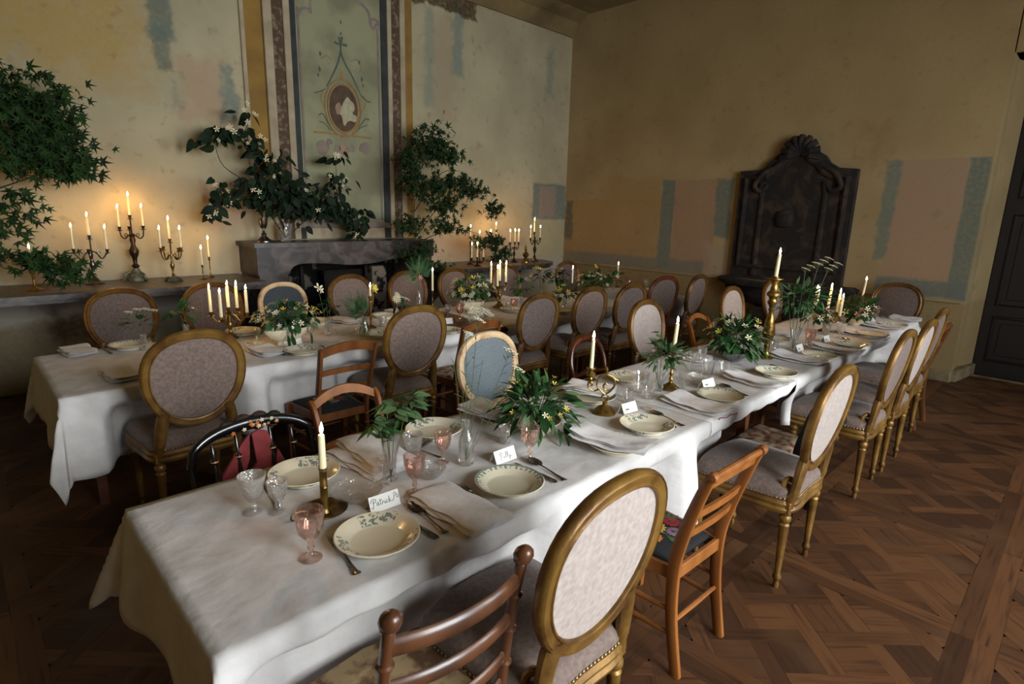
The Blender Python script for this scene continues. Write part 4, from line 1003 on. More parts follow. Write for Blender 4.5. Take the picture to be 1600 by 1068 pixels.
# far side of the front row, facing us
place(lac, 'black lacquer chair with gilt flowers on its scalloped crest and a red velvet seat', (.88, 2.50, 0), R180)
place(c_oak_arch, 'honey oak chair with a broad curved top rail, behind the foremost vase of greenery', (1.36, 2.50, 0), R180)
place(c_cream, 'cream-painted medallion chair with a grey-blue back, behind the nearest centrepiece', (2.25, 2.43, 0), R180)
place(bal, 'polished mahogany balloon-back chair behind the brass scroll candlestick', (3.27, 2.45, 0), R180)
place(c_pale_front, 'gilt medallion chair with pale back facing us beside the slim brass candlestick', (3.97, 2.42, 0), R180)
place(c_oak_arch, 'honey oak chair with curved top rail peeping out left of the second centrepiece', (4.98, 2.47, 0), R180)
place(c_pale_front, 'medallion chair with pale back showing above the second centrepiece', (5.50, 2.42, 0), R180)
place(c_pale_front, 'medallion chair half hidden by the tall turned brass candlestick', (6.56, 2.45, 0), R180)
# near side of the back row
place(c_gold_wide, 'wide gilt medallion chair with mottled mauve back, first along the back table', (.845, 3.30, 0), .02)
place(c_oak_yoke, 'brown oak chair with yoke crest and black floral seat, second along the back table', (1.72, 3.32, 0), .0)
place(c_gold_mauve, 'gilt medallion chair with mauve back, right of the yoke-backed oak chair', (2.27, 3.33, 0), .0)
place(c_oak_thin, 'brown oak chair with a rose tapestry seat, behind the cream blue-backed chair', (2.87, 3.36, 0), .0)
place(c_brown_dark, 'worn gilt medallion chair with dusky back, in front of the bare table edge', (3.53, 3.33, 0), .0)
place(c_brown, 'worn gilt medallion chair with lighter mauve back, behind the mahogany balloon-back', (4.27, 3.36, 0), .0)
place(c_brown_dark, 'worn gilt medallion chair partly hidden by the pale-backed chair facing us', (4.85, 3.30, 0), -.05)
place(c_red, 'reddish wood chair with a round dusky back, near the far end of the back table', (5.80, 3.50, 0), -.10)
place(c_brown, 'worn gilt medallion chair, last on the near side of the back table', (6.27, 3.34, 0), .05)
# far side of the back row, facing us
place(c_brown_dark, 'carved gilt medallion chair facing us, leftmost under the long marble ledge', (.91, 5.25, 0), R180)
place(c_brown_dark, 'carved gilt medallion chair behind the five-candle candelabrum of the back table', (1.58, 5.25, 0), R180)
place(c_cream2, 'cream-painted medallion chair with dark blue back, behind the flower-filled tureen', (2.18, 5.22, 0), R180)
place(c_brown, 'gilt medallion chair facing us before the left half of the fireplace opening', (2.88, 5.22, 0), R180)
place(c_brown, 'gilt medallion chair facing us before the right jamb of the fireplace', (3.57, 5.22, 0), R180)
place(c_brown, 'gilt medallion chair facing us behind the white-flowered tureen of the back table', (4.23, 5.22, 0), R180)
place(c_brown, 'gilt medallion chair facing us behind the four-candle candelabrum', (5.05, 5.20, 0), R180)
place(c_brown_dark, 'dark medallion chair facing us in the far corner below the yellow painted wall', (6.25, 5.20, 0), R180)

# ------------------------------------------------------------------ tableware prototypes
TT = .7525            # height of the cloth the tableware stands on
def lathe_thing(name, cat, parts, seg=24):
    """parts: (part name, profile, material); the whole stands on z = 0"""
    t = thing(name, '', cat)
    for nm, pr, mt in parts: m = MB(); m.lathe(pr, seg, close=False); m.build(nm, mt, t, smooth=60)
    return t
def one(name, cat, m, mats, smooth=40):
    o = m.build(name, mats, smooth=smooth); tag(o, '', cat); return o
def plate(mt):
    m = MB(); m.lathe([(0, .004), (.075, .004), (.078, 0), (.083, 0), (.085, .006), (.100, .022), (.127, .032), (.1295, .034), (.127, .0365), (.101, .027), (.086, .012), (.078, .0095), (0, .009)], 48, close=False)
    return one('dinner_plate', 'plate', m, mt, 50)
pl_spray, pl_border = plate(plate_spray), plate(plate_border)
def cutlery_proto(kind):
    """unit length along +y from handle end (-.5) to tip (+.5), lying on z = 0"""
    m = MB()
    def strip(rows):  # (y, half width, z, thickness)
        vs, fs = [], []
        for y, hw, z, th in rows:
            vs += [(-hw, y, z), (-hw * .5, y, z + th), (hw * .5, y, z + th), (hw, y, z)]
        n = len(rows)
        for i in range(n - 1):
            for k in range(4): fs.append((i * 4 + k, (i + 1) * 4 + k, (i + 1) * 4 + (k + 1) % 4, i * 4 + (k + 1) % 4))
        fs += [(0, 1, 2, 3), ((n - 1) * 4 + 3, (n - 1) * 4 + 2, (n - 1) * 4 + 1, (n - 1) * 4)]
        m.add(vs, fs)
    H = [(-.5, .028, .012, .012), (-.49, .052, .012, .014), (-.46, .056, .010, .016), (-.40, .034, .010, .016), (-.25, .022, .014, .014), (-.02, .016, .028, .012), (.08, .017, .03, .012)]
    if kind == 'fork':
        strip(H + [(.13, .03, .026, .012), (.18, .055, .016, .012), (.25, .058, .008, .012)])
        for x in (-.048, -.016, .016, .048): m.tube([(x, .25, .014), (x, .36, .012), (x, .5, .032)], [.010, .009, .004], 6)
    elif kind == 'spoon':
        strip(H + [(.14, .022, .028, .012)])
        m.grid(lambda u, v: ((.105 * sin(pi * v)) * cos(2 * pi * u) * (1 if v else 1), .315 + .185 * -cos(pi * v) * 1, .03) if False else
               (.105 * (v) * cos(2 * pi * u), .315 + .185 * v * sin(2 * pi * u) * (1 if sin(2 * pi * u) > 0 else .95), .006 + .036 * v * v), 20, 5)
        m.grid(lambda u, v: (.107 * v * cos(-2 * pi * u), .315 + .187 * v * sin(-2 * pi * u), -.002 + .038 * v * v), 20, 5)
    else:
        strip([(-.5, .03, .01, .02), (-.47, .046, .008, .03), (-.2, .034, .008, .03), (-.06, .024, .010, .024), (-.04, .03, .008, .022), (.0, .026, .01, .014), (.2, .036, .008, .008), (.38, .036, .008, .007), (.46, .025, .008, .006), (.5, .006, .008, .005)])
    return one(kind, kind, m, steel)
CUT = {k: cutlery_proto(k) for k in ('fork', 'spoon', 'knife')}
def cutlery(kind, head, tail, label, z=TT):
    d = Vector((head[0] - tail[0], head[1] - tail[1])); L_ = min(max(d.length, .15), .235)
    o = place(CUT[kind], label, ((head[0] + tail[0]) / 2, (head[1] + tail[1]) / 2, z), atan2(d.y, d.x) - pi / 2, L_)
    return o
def napkin_proto(seed, wide, deep, layers, roll=.0, hem=False):
    """folded cloth: stacked soft leaves joined along one rounded fold"""
    r_ = random.Random(seed); t = thing('folded_napkin', '', 'napkin'); z = 0
    for k in range(layers):
        th = .0105; a, b = wide / 2 - .004 * k * r_.random(), deep / 2 - .004 * k * r_.random(); dx, dy = r_.uniform(-.006, .006), r_.uniform(-.005, .005); ph = r_.uniform(0, 6)
        def surf(u, v, up, a=a, b=b, dx=dx, dy=dy, ph=ph, z0=z, th=th):
            x, y = lerp(-a, a, u), lerp(-b, b, v); ed = min(1, min(u, 1 - u, v, 1 - v) / .10)
            w_ = .003 * sin(x * 30 + ph) + .0025 * sin(y * 38 + ph * 2 + x * 20) + roll * (2 * v - 1) ** 2 * .02 + roll * .010 * sin(u * 5 + ph)
            return (x + dx + .004 * sin(y * 40 + ph), y + dy + .004 * sin(x * 35 + ph), z0 + max(w_, -.002) + th * .5 + up * th * .5 * sqrt(ed))
        m = MB(); n1, n2 = 14, 12; m.grid(lambda u, v: surf(u, v, 1), n1, n2); m.grid(lambda u, v: surf(1 - u, v, -1), n1, n2)
        l = m.build('napkin_layer', napkin_m, t, smooth=80)
        z += th * .95
    if hem:
        m = MB(); m.tube([(lerp(-wide / 2, wide / 2, i / 10), -deep / 2 - .002 + .004 * sin(i), .006 + .003 * sin(i * 1.3)) for i in range(11)], .0028, 6); m.build('hem', hem_red, t)
    return t
nap_wide = napkin_proto(1, .18, .34, 3); nap_sq = napkin_proto(2, .17, .27, 3, roll=.3); nap_flop = napkin_proto(3, .17, .35, 3, roll=.9, hem=True); nap_flop2 = napkin_proto(4, .17, .35, 3, roll=.9)
def prof_goblet(h, r, bowl=.5, rim=1.0):
    zb = h * (1 - bowl)
    foot = [(r * .78, 0), (r * .80, .003), (r * .3, .008), (.007, .016), (.010, zb * .30), (.007, zb * .40), (.011, zb * .58), (.008, zb * .72), (.010, zb * .9), (.016, zb)]
    cup = [(.014, zb), (r * .55, zb + h * .04), (r * .86, zb + h * bowl * .28), (r * .97, zb + h * bowl * .6), (r * rim, h), (r * rim - .0018, h), (r * .94, zb + h * bowl * .6), (r * .8, zb + h * bowl * .3), (r * .4, zb + h * .06), (0, zb + h * .05)]
    return foot, cup
def goblet(mt, h, r, bowl, rim=1.0, name='goblet', fl_=0):
    t = thing(name, '', 'glass'); foot, cup = prof_goblet(h, r, bowl, rim)
    m = MB(); m.lathe(foot, 20, close=False); m.build('foot', mt, t, smooth=60)
    m = MB(); m.lathe(cup, 24, close=False, flute=(lambda a, i: 1 + .025 * cos(12 * a)) if fl_ else None); m.build('bowl', mt, t, smooth=60)
    return t
g_pink = goblet(pink_glass, .155, .040, .58, 1.04, 'pink_goblet', 1); g_etched = goblet(etched_glass, .135, .037, .68, 1.22, 'etched_goblet')
g_wine = goblet(clear_glass, .15, .034, .52, 1.0, 'wine_glass', 1); g_small = goblet(cut_glass, .10, .028, .58, 1.05, 'liqueur_glass', 1)
def vessel(name, cat, prof, mt, seg=24, fl_=0, part=None):
    m = MB(); m.lathe(prof, seg, close=False, flute=(lambda a, i: 1 + fl_ * cos(10 * a)) if fl_ else None)
    return one(name, cat, m, mt, 60)
def tumbler(mt, h, r0, r1, fl_=.03): return vessel('glass_tumbler', 'glass', [(0, .004), (r0 * .9, .0), (r0, .004), (r1, h), (r1 - .002, h), (r0 - .001, .012), (0, .010)], mt, 24, fl_)
tum_cut, tum_clear = tumbler(cut_glass, .10, .029, .039), tumbler(clear_glass, .095, .027, .042, .02)
dish = vessel('glass_dish', 'dish', [(0, .003), (.035, 0), (.038, .006), (.070, .018), (.082, .034), (.080, .035), (.068, .022), (.036, .010), (0, .009)], cut_glass, 32, .02)
bowl_g = vessel('cut_glass_bowl', 'bowl', [(0, .003), (.03, 0), (.045, .012), (.062, .035), (.068, .052), (.065, .052), (.058, .035), (.04, .016), (0, .01)], cut_glass, 32, .03)
bottle = vessel('glass_bottle', 'bottle', [(0, .004), (.028, 0), (.031, .006), (.031, .095), (.026, .122), (.014, .145), (.0125, .178), (.016, .182), (.016, .188), (.012, .188), (.010, .15), (.022, .118), (.027, .09), (.027, .012), (0, .010)], clear_glass, 24)
vase_f = vessel('fluted_glass_vase', 'vase', [(0, .004), (.022, 0), (.024, .006), (.014, .02), (.017, .04), (.026, .11), (.031, .155), (.029, .155), (.023, .11), (.013, .045), (0, .03)], clear_glass, 24, .05)
vase_s = vessel('small_glass_vase', 'vase', [(0, .004), (.02, 0), (.024, .006), (.025, .05), (.020, .085), (.024, .11), (.022, .11), (.018, .085), (.022, .05), (.02, .01), (0, .008)], clear_glass, 20)
carafe = vessel('glass_carafe', 'vase', [(0, .004), (.032, 0), (.037, .008), (.038, .035), (.028, .07), (.015, .10), (.014, .125), (.021, .135), (.019, .135), (.012, .12), (.024, .07), (.034, .035), (.033, .01), (0, .008)], green_glass, 24)
def card_proto():
    t = thing('place_card', '', 'place card'); a, h_, d = .056, .050, .022
    m = MB(); th = .0008
    m.add(*hull([(x, y + e, z) for x in (-a, a) for (y, z) in ((-d, 0), (0, h_)) for e in (0, th)])); m.build('front_leaf', white_card, t, smooth=0)
    m = MB(); m.add(*hull([(x, y + e, z) for x in (-a, a) for (y, z) in ((d, 0), (0, h_)) for e in (0, th)])); m.build('rear_leaf', white_card, t, smooth=0)
    return t
def write(par, strokes, sc, off, r=.0009):
    """handwriting: pen strokes (x, y) laid on the front leaf of a place card"""
    m = MB(); d, h_ = .022, .050; l = hypot(d, h_)
    for st in strokes:
        P = []
        for q in smooth_path([(x, y, 0) for x, y in st], 6):
            x, s_ = off[0] + q.x * sc, off[1] + q.y * sc
            P.append((x, -d + d * s_ / l - .0006, h_ * s_ / l))
        m.tube(P, r, 5)
    m.build('handwriting', ink, par)
PATRICK = [[(.0, -.1), (.25, -.35), (.45, .1), (.55, .9), (.62, 1.3)], [(.05, .75), (.1, 1.25), (.55, 1.5), (1.05, 1.35), (1.1, .95), (.75, .7), (.45, .8)],
           [(1.62, .52), (1.4, .62), (1.2, .35), (1.3, .05), (1.5, .1), (1.65, .5), (1.62, .1), (1.8, .05)], [(2.15, 1.15), (2.02, .5), (2.05, .08), (2.25, .08)], [(1.85, .8), (2.1, .86), (2.5, .92)],
           [(2.42, .0), (2.5, .5), (2.55, .42), (2.8, .55)], [(2.98, .5), (2.95, .1), (3.1, .05), (3.2, .2)], [(3.02, .82), (3.06, .86)], [(3.65, .5), (3.45, .58), (3.3, .3), (3.42, .05), (3.7, .15)],
           [(3.9, -.05), (3.98, .6), (4.08, 1.25)], [(4.35, .6), (4.02, .35), (4.25, .1), (4.6, .0), (4.9, .15)], [(4.9, .15), (5.15, .7), (5.2, 1.2), (5.4, 1.55), (5.75, 1.4), (5.65, 1.0), (5.3, .8)], [(5.55, .95), (6.0, .95), (6.1, .6), (5.9, .35), (5.7, .55), (5.85, .7)], [(4.62, 1.35), (4.7, 1.38)], [(4.95, 1.5), (5.02, 1.53)]]
POLLY = [[(.3, -.2), (.45, .5), (.6, 1.2)], [(.1, .9), (.4, 1.35), (.95, 1.2), (.9, .75), (.5, .6)], [(1.4, .5), (1.2, .4), (1.25, .05), (1.5, .1), (1.5, .45), (1.4, .5)], [(1.75, .1), (2.1, 1.0), (1.95, 1.3), (1.85, .5), (2.0, .05)], [(2.2, .1), (2.55, 1.0), (2.4, 1.3), (2.3, .5), (2.5, .05)],
         [(2.65, .55), (2.7, .1), (2.95, .15), (3.05, .55), (2.95, -.3), (2.7, -.5), (2.6, -.3), (3.4, .2)]]
SCRIB = [[(.2, .3), (.5, .9), (.45, .1), (.8, .5), (.85, .1), (1.1, .5), (1.2, .1), (1.5, .6), (1.5, .1), (1.9, .4), (2.1, .9), (2.1, .1), (2.5, .3)]]
def place_card(p, q, label, words=SCRIB, sc=.011, off=(-.035, .018)):
    """p, q: the two ends of the card's front foot"""
    c = ((p[0] + q[0]) / 2, (p[1] + q[1]) / 2); rz = atan2(q[1] - p[1], q[0] - p[0])
    o = place(card_proto(), label, (c[0] - .022 * sin(rz), c[1] + .022 * cos(rz), TT), rz); write(o, words, sc, off); return o

def put(proto, p, label, rz=0, s=None, z=TT): return place(proto, label, (p[0], p[1], z), rz, s)
ZP = TT
# --- near side of the front table, from the nearest setting to the farthest
for pr, p, lb in ((pl_spray, (0.818, 1.393), 'cream plate with blue-green flower sprays, nearest on the front table'),
                  (pl_border, (1.369, 1.384), 'cream plate with a scalloped blue-grey border beside the wide napkin'),
                  (pl_spray, (2.270, 1.376), 'cream plate with flower sprays before the brass scroll candlestick'),
                  (pl_border, (2.983, 1.357), 'cream plate with blue-grey rim, before the slim brass candlestick'),
                  (pl_spray, (3.747, 1.351), 'floral plate in front of the second centrepiece on the front table'),
                  (pl_border, (4.499, 1.332), 'plate with candlelit rim beside the farthest pink goblet'),
                  (pl_spray, (5.109, 1.299), 'floral plate between two napkins, before the cluster of five candles'),
                  (pl_border, (5.742, 1.303), 'plate below the white flowers of the farthest centrepiece'),
                  (pl_spray, (6.455, 1.308), 'farthest floral plate on the near side of the front table')):
    put(pr, p, lb, rnd.uniform(0, 6))
put(nap_wide, (1.125, 1.382), 'wide white folded napkin between the two nearest plates', .05)
put(pl_border, (1.969, 1.334), 'plate hidden beneath a draped napkin, in front of the nearest centrepiece', 1)
put(nap_flop2, (1.942, 1.344), 'white napkin laid over a plate, in front of the nearest centrepiece', .2, z=.784)
for pr, p, lb, a in ((nap_flop, (2.758, 1.371), 'red-hemmed napkin right of the third place setting on the front table', -.1), (nap_flop2, (3.472, 1.374), 'plain white napkin beside the blue-rimmed plate and slim candlestick', -.1),
                     (nap_flop, (4.299, 1.412), 'red-hemmed napkin just beyond the tall turned brass candlestick', -.05), (nap_flop2, (4.858, 1.316), 'greyish napkin beside the farthest pink goblet', 0), (nap_flop, (5.725, 1.357), 'pink-edged napkin below the cluster of five candles', 0),
                     (nap_flop2, (6.349, 1.351), 'white napkin below the farthest centrepiece', 0), (nap_sq, (7.080, 1.328), 'folded napkin at the head of the front table', 0)):
    put(pr, p, lb, a)
cutlery('fork', (0.734, 1.545), (0.689, 1.270), 'fork left of the nearest floral plate')
cutlery('spoon', (1.028, 1.545), (1.002, 1.275), 'spoon with a candlelit bowl behind the nearest floral plate')
cutlery('knife', (0.956, 1.538), (0.968, 1.270), 'knife right of the nearest floral plate, under the spoon handle')
cutlery('fork', (1.241, 1.537), (1.229, 1.273), 'fork left of the scalloped blue-bordered plate')
cutlery('spoon', (1.601, 1.525), (1.567, 1.270), 'spoon right of the scalloped blue-bordered plate')
cutlery('knife', (1.534, 1.550), (1.531, 1.270), 'knife beside the spoon of the scalloped blue-bordered plate')
cutlery('spoon', (2.512, 1.512), (2.448, 1.270), 'spoon behind the plate near the brass scroll candlestick')
cutlery('knife', (2.430, 1.544), (2.394, 1.270), 'knife behind the plate near the brass scroll candlestick')
cutlery('spoon', (3.274, 1.503), (3.164, 1.270), 'spoon beyond the blue-rimmed plate by the slim candlestick')
cutlery('knife', (3.210, 1.521), (3.123, 1.270), 'knife beyond the blue-rimmed plate by the slim candlestick')
cutlery('knife', (3.975, 1.470), (3.835, 1.270), 'knife at the floral plate before the second centrepiece')
cutlery('spoon', (4.008, 1.510), (3.827, 1.270), 'spoon at the floral plate before the second centrepiece')
cutlery('knife', (4.816, 1.457), (4.607, 1.270), 'knife at the candlelit plate near the farthest pink goblet')
cutlery('spoon', (4.832, 1.472), (4.762, 1.270), 'spoon whose bowl gleams beside the foot of the farthest pink goblet')
cutlery('spoon', (5.461, 1.461), (5.300, 1.270), 'spoon under the pink-edged napkin below the five candles')
place_card((0.875, 1.554), (1.020, 1.546), 'white place card with large dark calligraphy, behind the nearest plate', PATRICK, .0168, (-.050, .021))
place_card((1.463, 1.556), (1.578, 1.554), 'white place card with faint calligraphy behind the scalloped plate', POLLY, .019, (-.033, .016))
place_card((2.359, 1.566), (2.474, 1.557), 'white place card at the foot of the brass scroll candlestick')
place_card((3.096, 1.515), (3.219, 1.496), 'white place card behind the blue-rimmed plate by the slim candlestick')
place_card((4.546, 1.510), (4.724, 1.502), 'white place card left of the farthest pink goblet')
place_card((5.101, 1.491), (5.273, 1.480), 'white place card right of the farthest pink goblet')
place_card((6.563, 1.514), (6.745, 1.508), 'white place card farthest along the front table')
# --- far side of the front table
put(pl_spray, (0.841, 1.944), 'floral plate behind the brass chamberstick', 2.6)
put(pl_spray, (1.471, 1.985), 'floral plate behind the clear glass bottle, before the cream chair', 1.2)
put(pl_border, (1.828, 1.887), 'plate under a grey napkin, before the cream blue-backed chair', 1)
put(nap_sq, (1.801, 1.974), 'greyish napkin on a plate, left of the nearest centrepiece', .2, z=.786)
put(pl_border, (2.415, 1.816), 'plate under a white napkin, behind the brass scroll candlestick', .3)
put(nap_sq, (2.463, 1.869), 'white napkin on a plate, behind the brass scroll candlestick', .35, z=.786)
put(pl_spray, (2.888, 1.903), 'floral plate behind the etched tumbler and wine glass', .8)
o = put(nap_wide, (1.087, 1.923), 'lower napkin of the pair stacked behind the glass dish', .12); o2 = put(nap_wide, (1.122, 1.925), 'upper napkin of the pair stacked behind the glass dish', -.05, 1.03, z=TT + .029)
cutlery('knife', (0.719, 2.023), (0.677, 1.763), 'knife between the etched goblet and the plate behind the chamberstick')
cutlery('spoon', (1.298, 1.926), (1.342, 1.759), 'spoon handle showing right of the middle pink goblet')
cutlery('knife', (1.560, 1.972), (1.329, 1.899), 'knife lying by the floral plate behind the glass bottle')
put(nap_sq, (3.726, 1.940), 'white napkin on the far side, left of the second centrepiece', .1)
put(nap_sq, (5.147, 1.901), 'white napkin on the far side, behind the tall turned brass candlestick', .1)
put(pl_border, (4.815, 1.762), 'plate on the far side, right of the tall turned brass candlestick', .2)
for pr, p, lb, s in ((g_etched, (0.611, 1.822), 'etched clear goblet at the near left end of the front table', 1.0), (g_small, (0.671, 1.769), 'small cut liqueur glass left of the brass chamberstick', 1.15), (g_pink, (0.634, 1.451), 'nearest pink goblet, in front of the brass chamberstick', 1.0),
                     (g_pink, (1.085, 1.581), 'pink goblet behind the wide napkin, next to the fluted vase', .95), (g_pink, (1.319, 1.721), 'pink goblet in front of the plate left of the glass bottle', .85), (g_pink, (1.602, 1.507), 'pink goblet in front of the nearest centrepiece', .95),
                     (g_pink, (4.765, 1.497), 'farthest pink goblet along the front table', 1.0), (g_wine, (2.537, 1.543), 'wine glass right of the brass scroll candlestick', 1.0), (g_wine, (1.036, 1.703), 'clear goblet between the glass dish and the fluted vase', .75),
                     (g_etched, (5.447, 1.472), 'clear goblet below the cluster of five candles', 1.0), (g_wine, (3.407, 1.765), 'wine glass left of the second centrepiece', .9), (g_wine, (4.311, 1.595), 'wine glass right of the tall turned brass candlestick', .9),
                     (g_pink, (6.538, 1.491), 'pink goblet at the far end of the front table by the white card', .9), (g_wine, (3.581, 1.788), 'wine glass in front of the second centrepiece', .9)):
    put(pr, p, lb, rnd.uniform(0, 3), s)
for pr, p, lb, s in ((tum_cut, (1.253, 1.836), 'cut-glass tumbler behind the middle pink goblet', 1.05), (tum_cut, (1.648, 1.698), 'cut-glass tumbler left of the pink goblet by the nearest centrepiece', .8), (tum_clear, (2.757, 1.733), 'tall tumbler behind the wine glass by the scroll candlestick', 1.2),
                     (tum_clear, (2.547, 1.671), 'short round tumbler right of the brass scroll candlestick', .8), (tum_clear, (3.422, 1.655), 'clear tumbler beside the cut-glass bowl', 1.0), (tum_clear, (3.461, 1.565), 'flared tumbler in front of the second centrepiece', 1.0),
                     (tum_cut, (5.527, 1.611), 'cut-glass tumbler behind the place card right of the farthest pink goblet', 1.0), (tum_clear, (7.080, 1.671), 'flared tumbler at the head of the front table', 1.1), (bowl_g, (1.204, 1.647), 'cut-glass bowl right of the middle pink goblet', .85),
                     (dish, (0.912, 1.684), 'shallow cut-glass dish between chamberstick and large-lettered card', 1.1), (bowl_g, (3.199, 1.599), 'cut-glass bowl right of the slim brass candlestick', 1.0), (dish, (2.698, 1.631), 'small glass dish behind the wine glass stem', .6), (dish, (4.447, 1.563), 'small glass dish at the foot of the tall glass vase', .9)):
    put(pr, p, lb, rnd.uniform(0, 3), s)
# --- back table
for pr, p, lb in ((pl_border, (0.815, 4.629), 'plate behind the leftmost bud vase of the back table'), (pl_spray, (1.582, 4.642), 'floral plate beside the five-candle candelabrum'), (pl_spray, (1.672, 3.763), 'floral plate in front of the flower-filled tureen'),
                  (pl_spray, (2.371, 3.887), 'floral plate right of the yoke-backed chair on the back table'), (pl_spray, (2.865, 3.690), 'floral plate left of the thin brown oak chair on the back table'), (pl_border, (2.232, 4.692), 'plate behind the flower-filled tureen'),
                  (pl_border, (2.845, 4.589), 'plate behind the twisted brass candlestick'), (pl_border, (4.398, 3.769), 'plate between two medallion chairs on the back table'), (pl_border, (3.240, 4.605), 'plate behind the daisies on the back table'), (pl_border, (6.642, 4.248), 'plate near the far end of the back table'), (pl_border, (4.071, 4.146), 'plate right of the four-candle candelabrum')):
    put(pr, p, lb, rnd.uniform(0, 6))
for pr, p, lb, a in ((nap_sq, (0.535, 4.682), 'white folded napkin at the left end of the back table', .1), (nap_sq, (0.630, 3.877), 'white folded napkin hanging near the front edge of the back table', .05), (nap_sq, (1.489, 3.928), 'white napkin and plate left of the tureen setting', .05),
                     (nap_wide, (2.443, 4.656), 'white napkin in front of the gilt chair before the fireplace', .3), (nap_sq, (3.080, 4.710), 'pink-white napkin beside the daisies', .2), (nap_sq, (4.590, 4.710), 'crumpled napkin behind the four-candle candelabrum', .4), (nap_sq, (6.680, 4.101), 'napkin at the far end of the back table', 0)):
    put(pr, p, lb, a)
cutlery('knife', (0.677, 4.710), (0.689, 4.515), 'knife gleaming at the left end of the back table')
cutlery('fork', (1.577, 4.103), (1.547, 3.690), 'fork left of the plate before the tureen')
cutlery('spoon', (1.847, 3.892), (1.844, 3.690), 'spoon behind the crest of the yoke-backed chair')
place_card((1.673, 4.053), (1.809, 4.053), 'white place card in front of the tureen on the back table')
place_card((3.043, 4.023), (3.199, 3.981), 'white place card right of the mauve medallion back on the back table')
for pr, p, lb, s in ((g_pink, (1.798, 4.171), 'pink goblet in front of the flower-filled tureen', .85), (g_wine, (1.868, 4.061), 'wine glass right of the flower-filled tureen', .9), (dish, (2.207, 4.150), 'shallow glass dish behind the yoke-backed chair', 1.2), (g_wine, (2.489, 4.510), 'wine glass left of the green carafe on the back table', .9),
                     (g_wine, (3.278, 4.195), 'wine glass left of the pink goblet by the white-flowered tureen', .9), (g_pink, (3.309, 4.053), 'pink goblet in front of the white-flowered tureen', 1.0), (tum_clear, (4.016, 4.136), 'tumbler right of the four-candle candelabrum', 1.0), (g_pink, (4.032, 4.078), 'pink goblet right of the four-candle candelabrum', .9),
                     (tum_cut, (2.604, 4.244), 'cut-glass tumbler right of the twisted brass candlestick', .9), (g_wine, (6.644, 4.208), 'wine glass near the round-backed chair', 1.1), (g_pink, (6.455, 4.335), 'pale pink goblet at the far end of the back table', .9), (g_wine, (4.582, 4.074), 'wine glass between two medallion chairs on the back table', .9), (dish, (3.396, 4.448), 'glass dish beside the pink goblet of the back table', 1.0)):
    put(pr, p, lb, rnd.uniform(0, 3), s)

# ------------------------------------------------------------------ candles and candlesticks
def candle(p, h, label, r=.0105, group=None, lean=(0, 0)):
    m = MB(); m.lathe([(0, 0), (r, 0), (r * .92, h * .5), (r * .86, h * .97), (r * .7, h), (r * .3, h - .003), (0, h - .004)], 14, close=False)
    m.v = [(a + lean[0] * c, b + lean[1] * c, c) for a, b, c in m.v]
    o = m.build('taper_candle', wax, None, p, smooth=50); tag(o, label, 'candle', group)
    tx, ty = lean[0] * h, lean[1] * h
    m = MB(); m.tube([(tx, ty, h - .004), (tx + .0006, ty, h + .004), (tx + .0018, ty, h + .009)], .0011, 6); m.build('wick', wick_m, o)
    m = MB(); m.lathe([(0, 0), (.0035, .003), (.0062, .011), (.0058, .019), (.003, .029), (0, .040)], 12, close=False); m.v = [(a + .05 * c, b, c) for a, b, c in m.v]; m.build('flame', flame_m, o, (tx + .001, ty, h + .004))
    return o
def stick(name, label, p, prof, mt, z=TT, cat='candlestick', seg=20, splits=(0, 0)):
    """turned candlestick from one profile, cut into base, stem and socket"""
    t = thing(name, label, cat, (p[0], p[1], z)); a, b = splits
    for nm, pr in (('base', prof[:a + 1]), ('stem', prof[a:b + 1]), ('socket', prof[b:])):
        m = MB(); m.lathe(pr, seg, close=False); m.build(nm, mt, t, smooth=45)
    return t
def sc_prof(pr, r, h): return [(a * r, b * h) for a, b in pr]
P_SIMPLE = [(0, 0), (1, 0), (1.02, .015), (.92, .04), (.45, .085), (.2, .11), (.13, .15), (.22, .18), (.22, .20), (.12, .23), (.12, .45), (.2, .48), (.2, .50), (.12, .53), (.11, .80), (.2, .83), (.3, .86), (.32, .87), (.2, .88), (.24, .92), (.27, 1.0), (.2, 1.0), (.17, .94), (0, .94)]
P_TALL = [(0, 0), (1, 0), (1, .012), (.7, .03), (.45, .06), (.35, .12), (.42, .15), (.35, .18), (.42, .22), (.75, .27), (.85, .31), (.80, .33), (.84, .34), (.78, .36), (.80, .37), (.72, .39), (.74, .40), (.66, .42), (.68, .43), (.55, .47), (.4, .53), (.3, .58), (.45, .60), (.3, .62), (.5, .66), (.7, .69), (.5, .72), (.55, .745), (.85, .77), (.85, .80), (.5, .83), (.4, .90), (.5, .95), (1.0, .965), (1.0, .975), (.5, .98), (.42, 1.0), (.3, .985), (0, .985)]
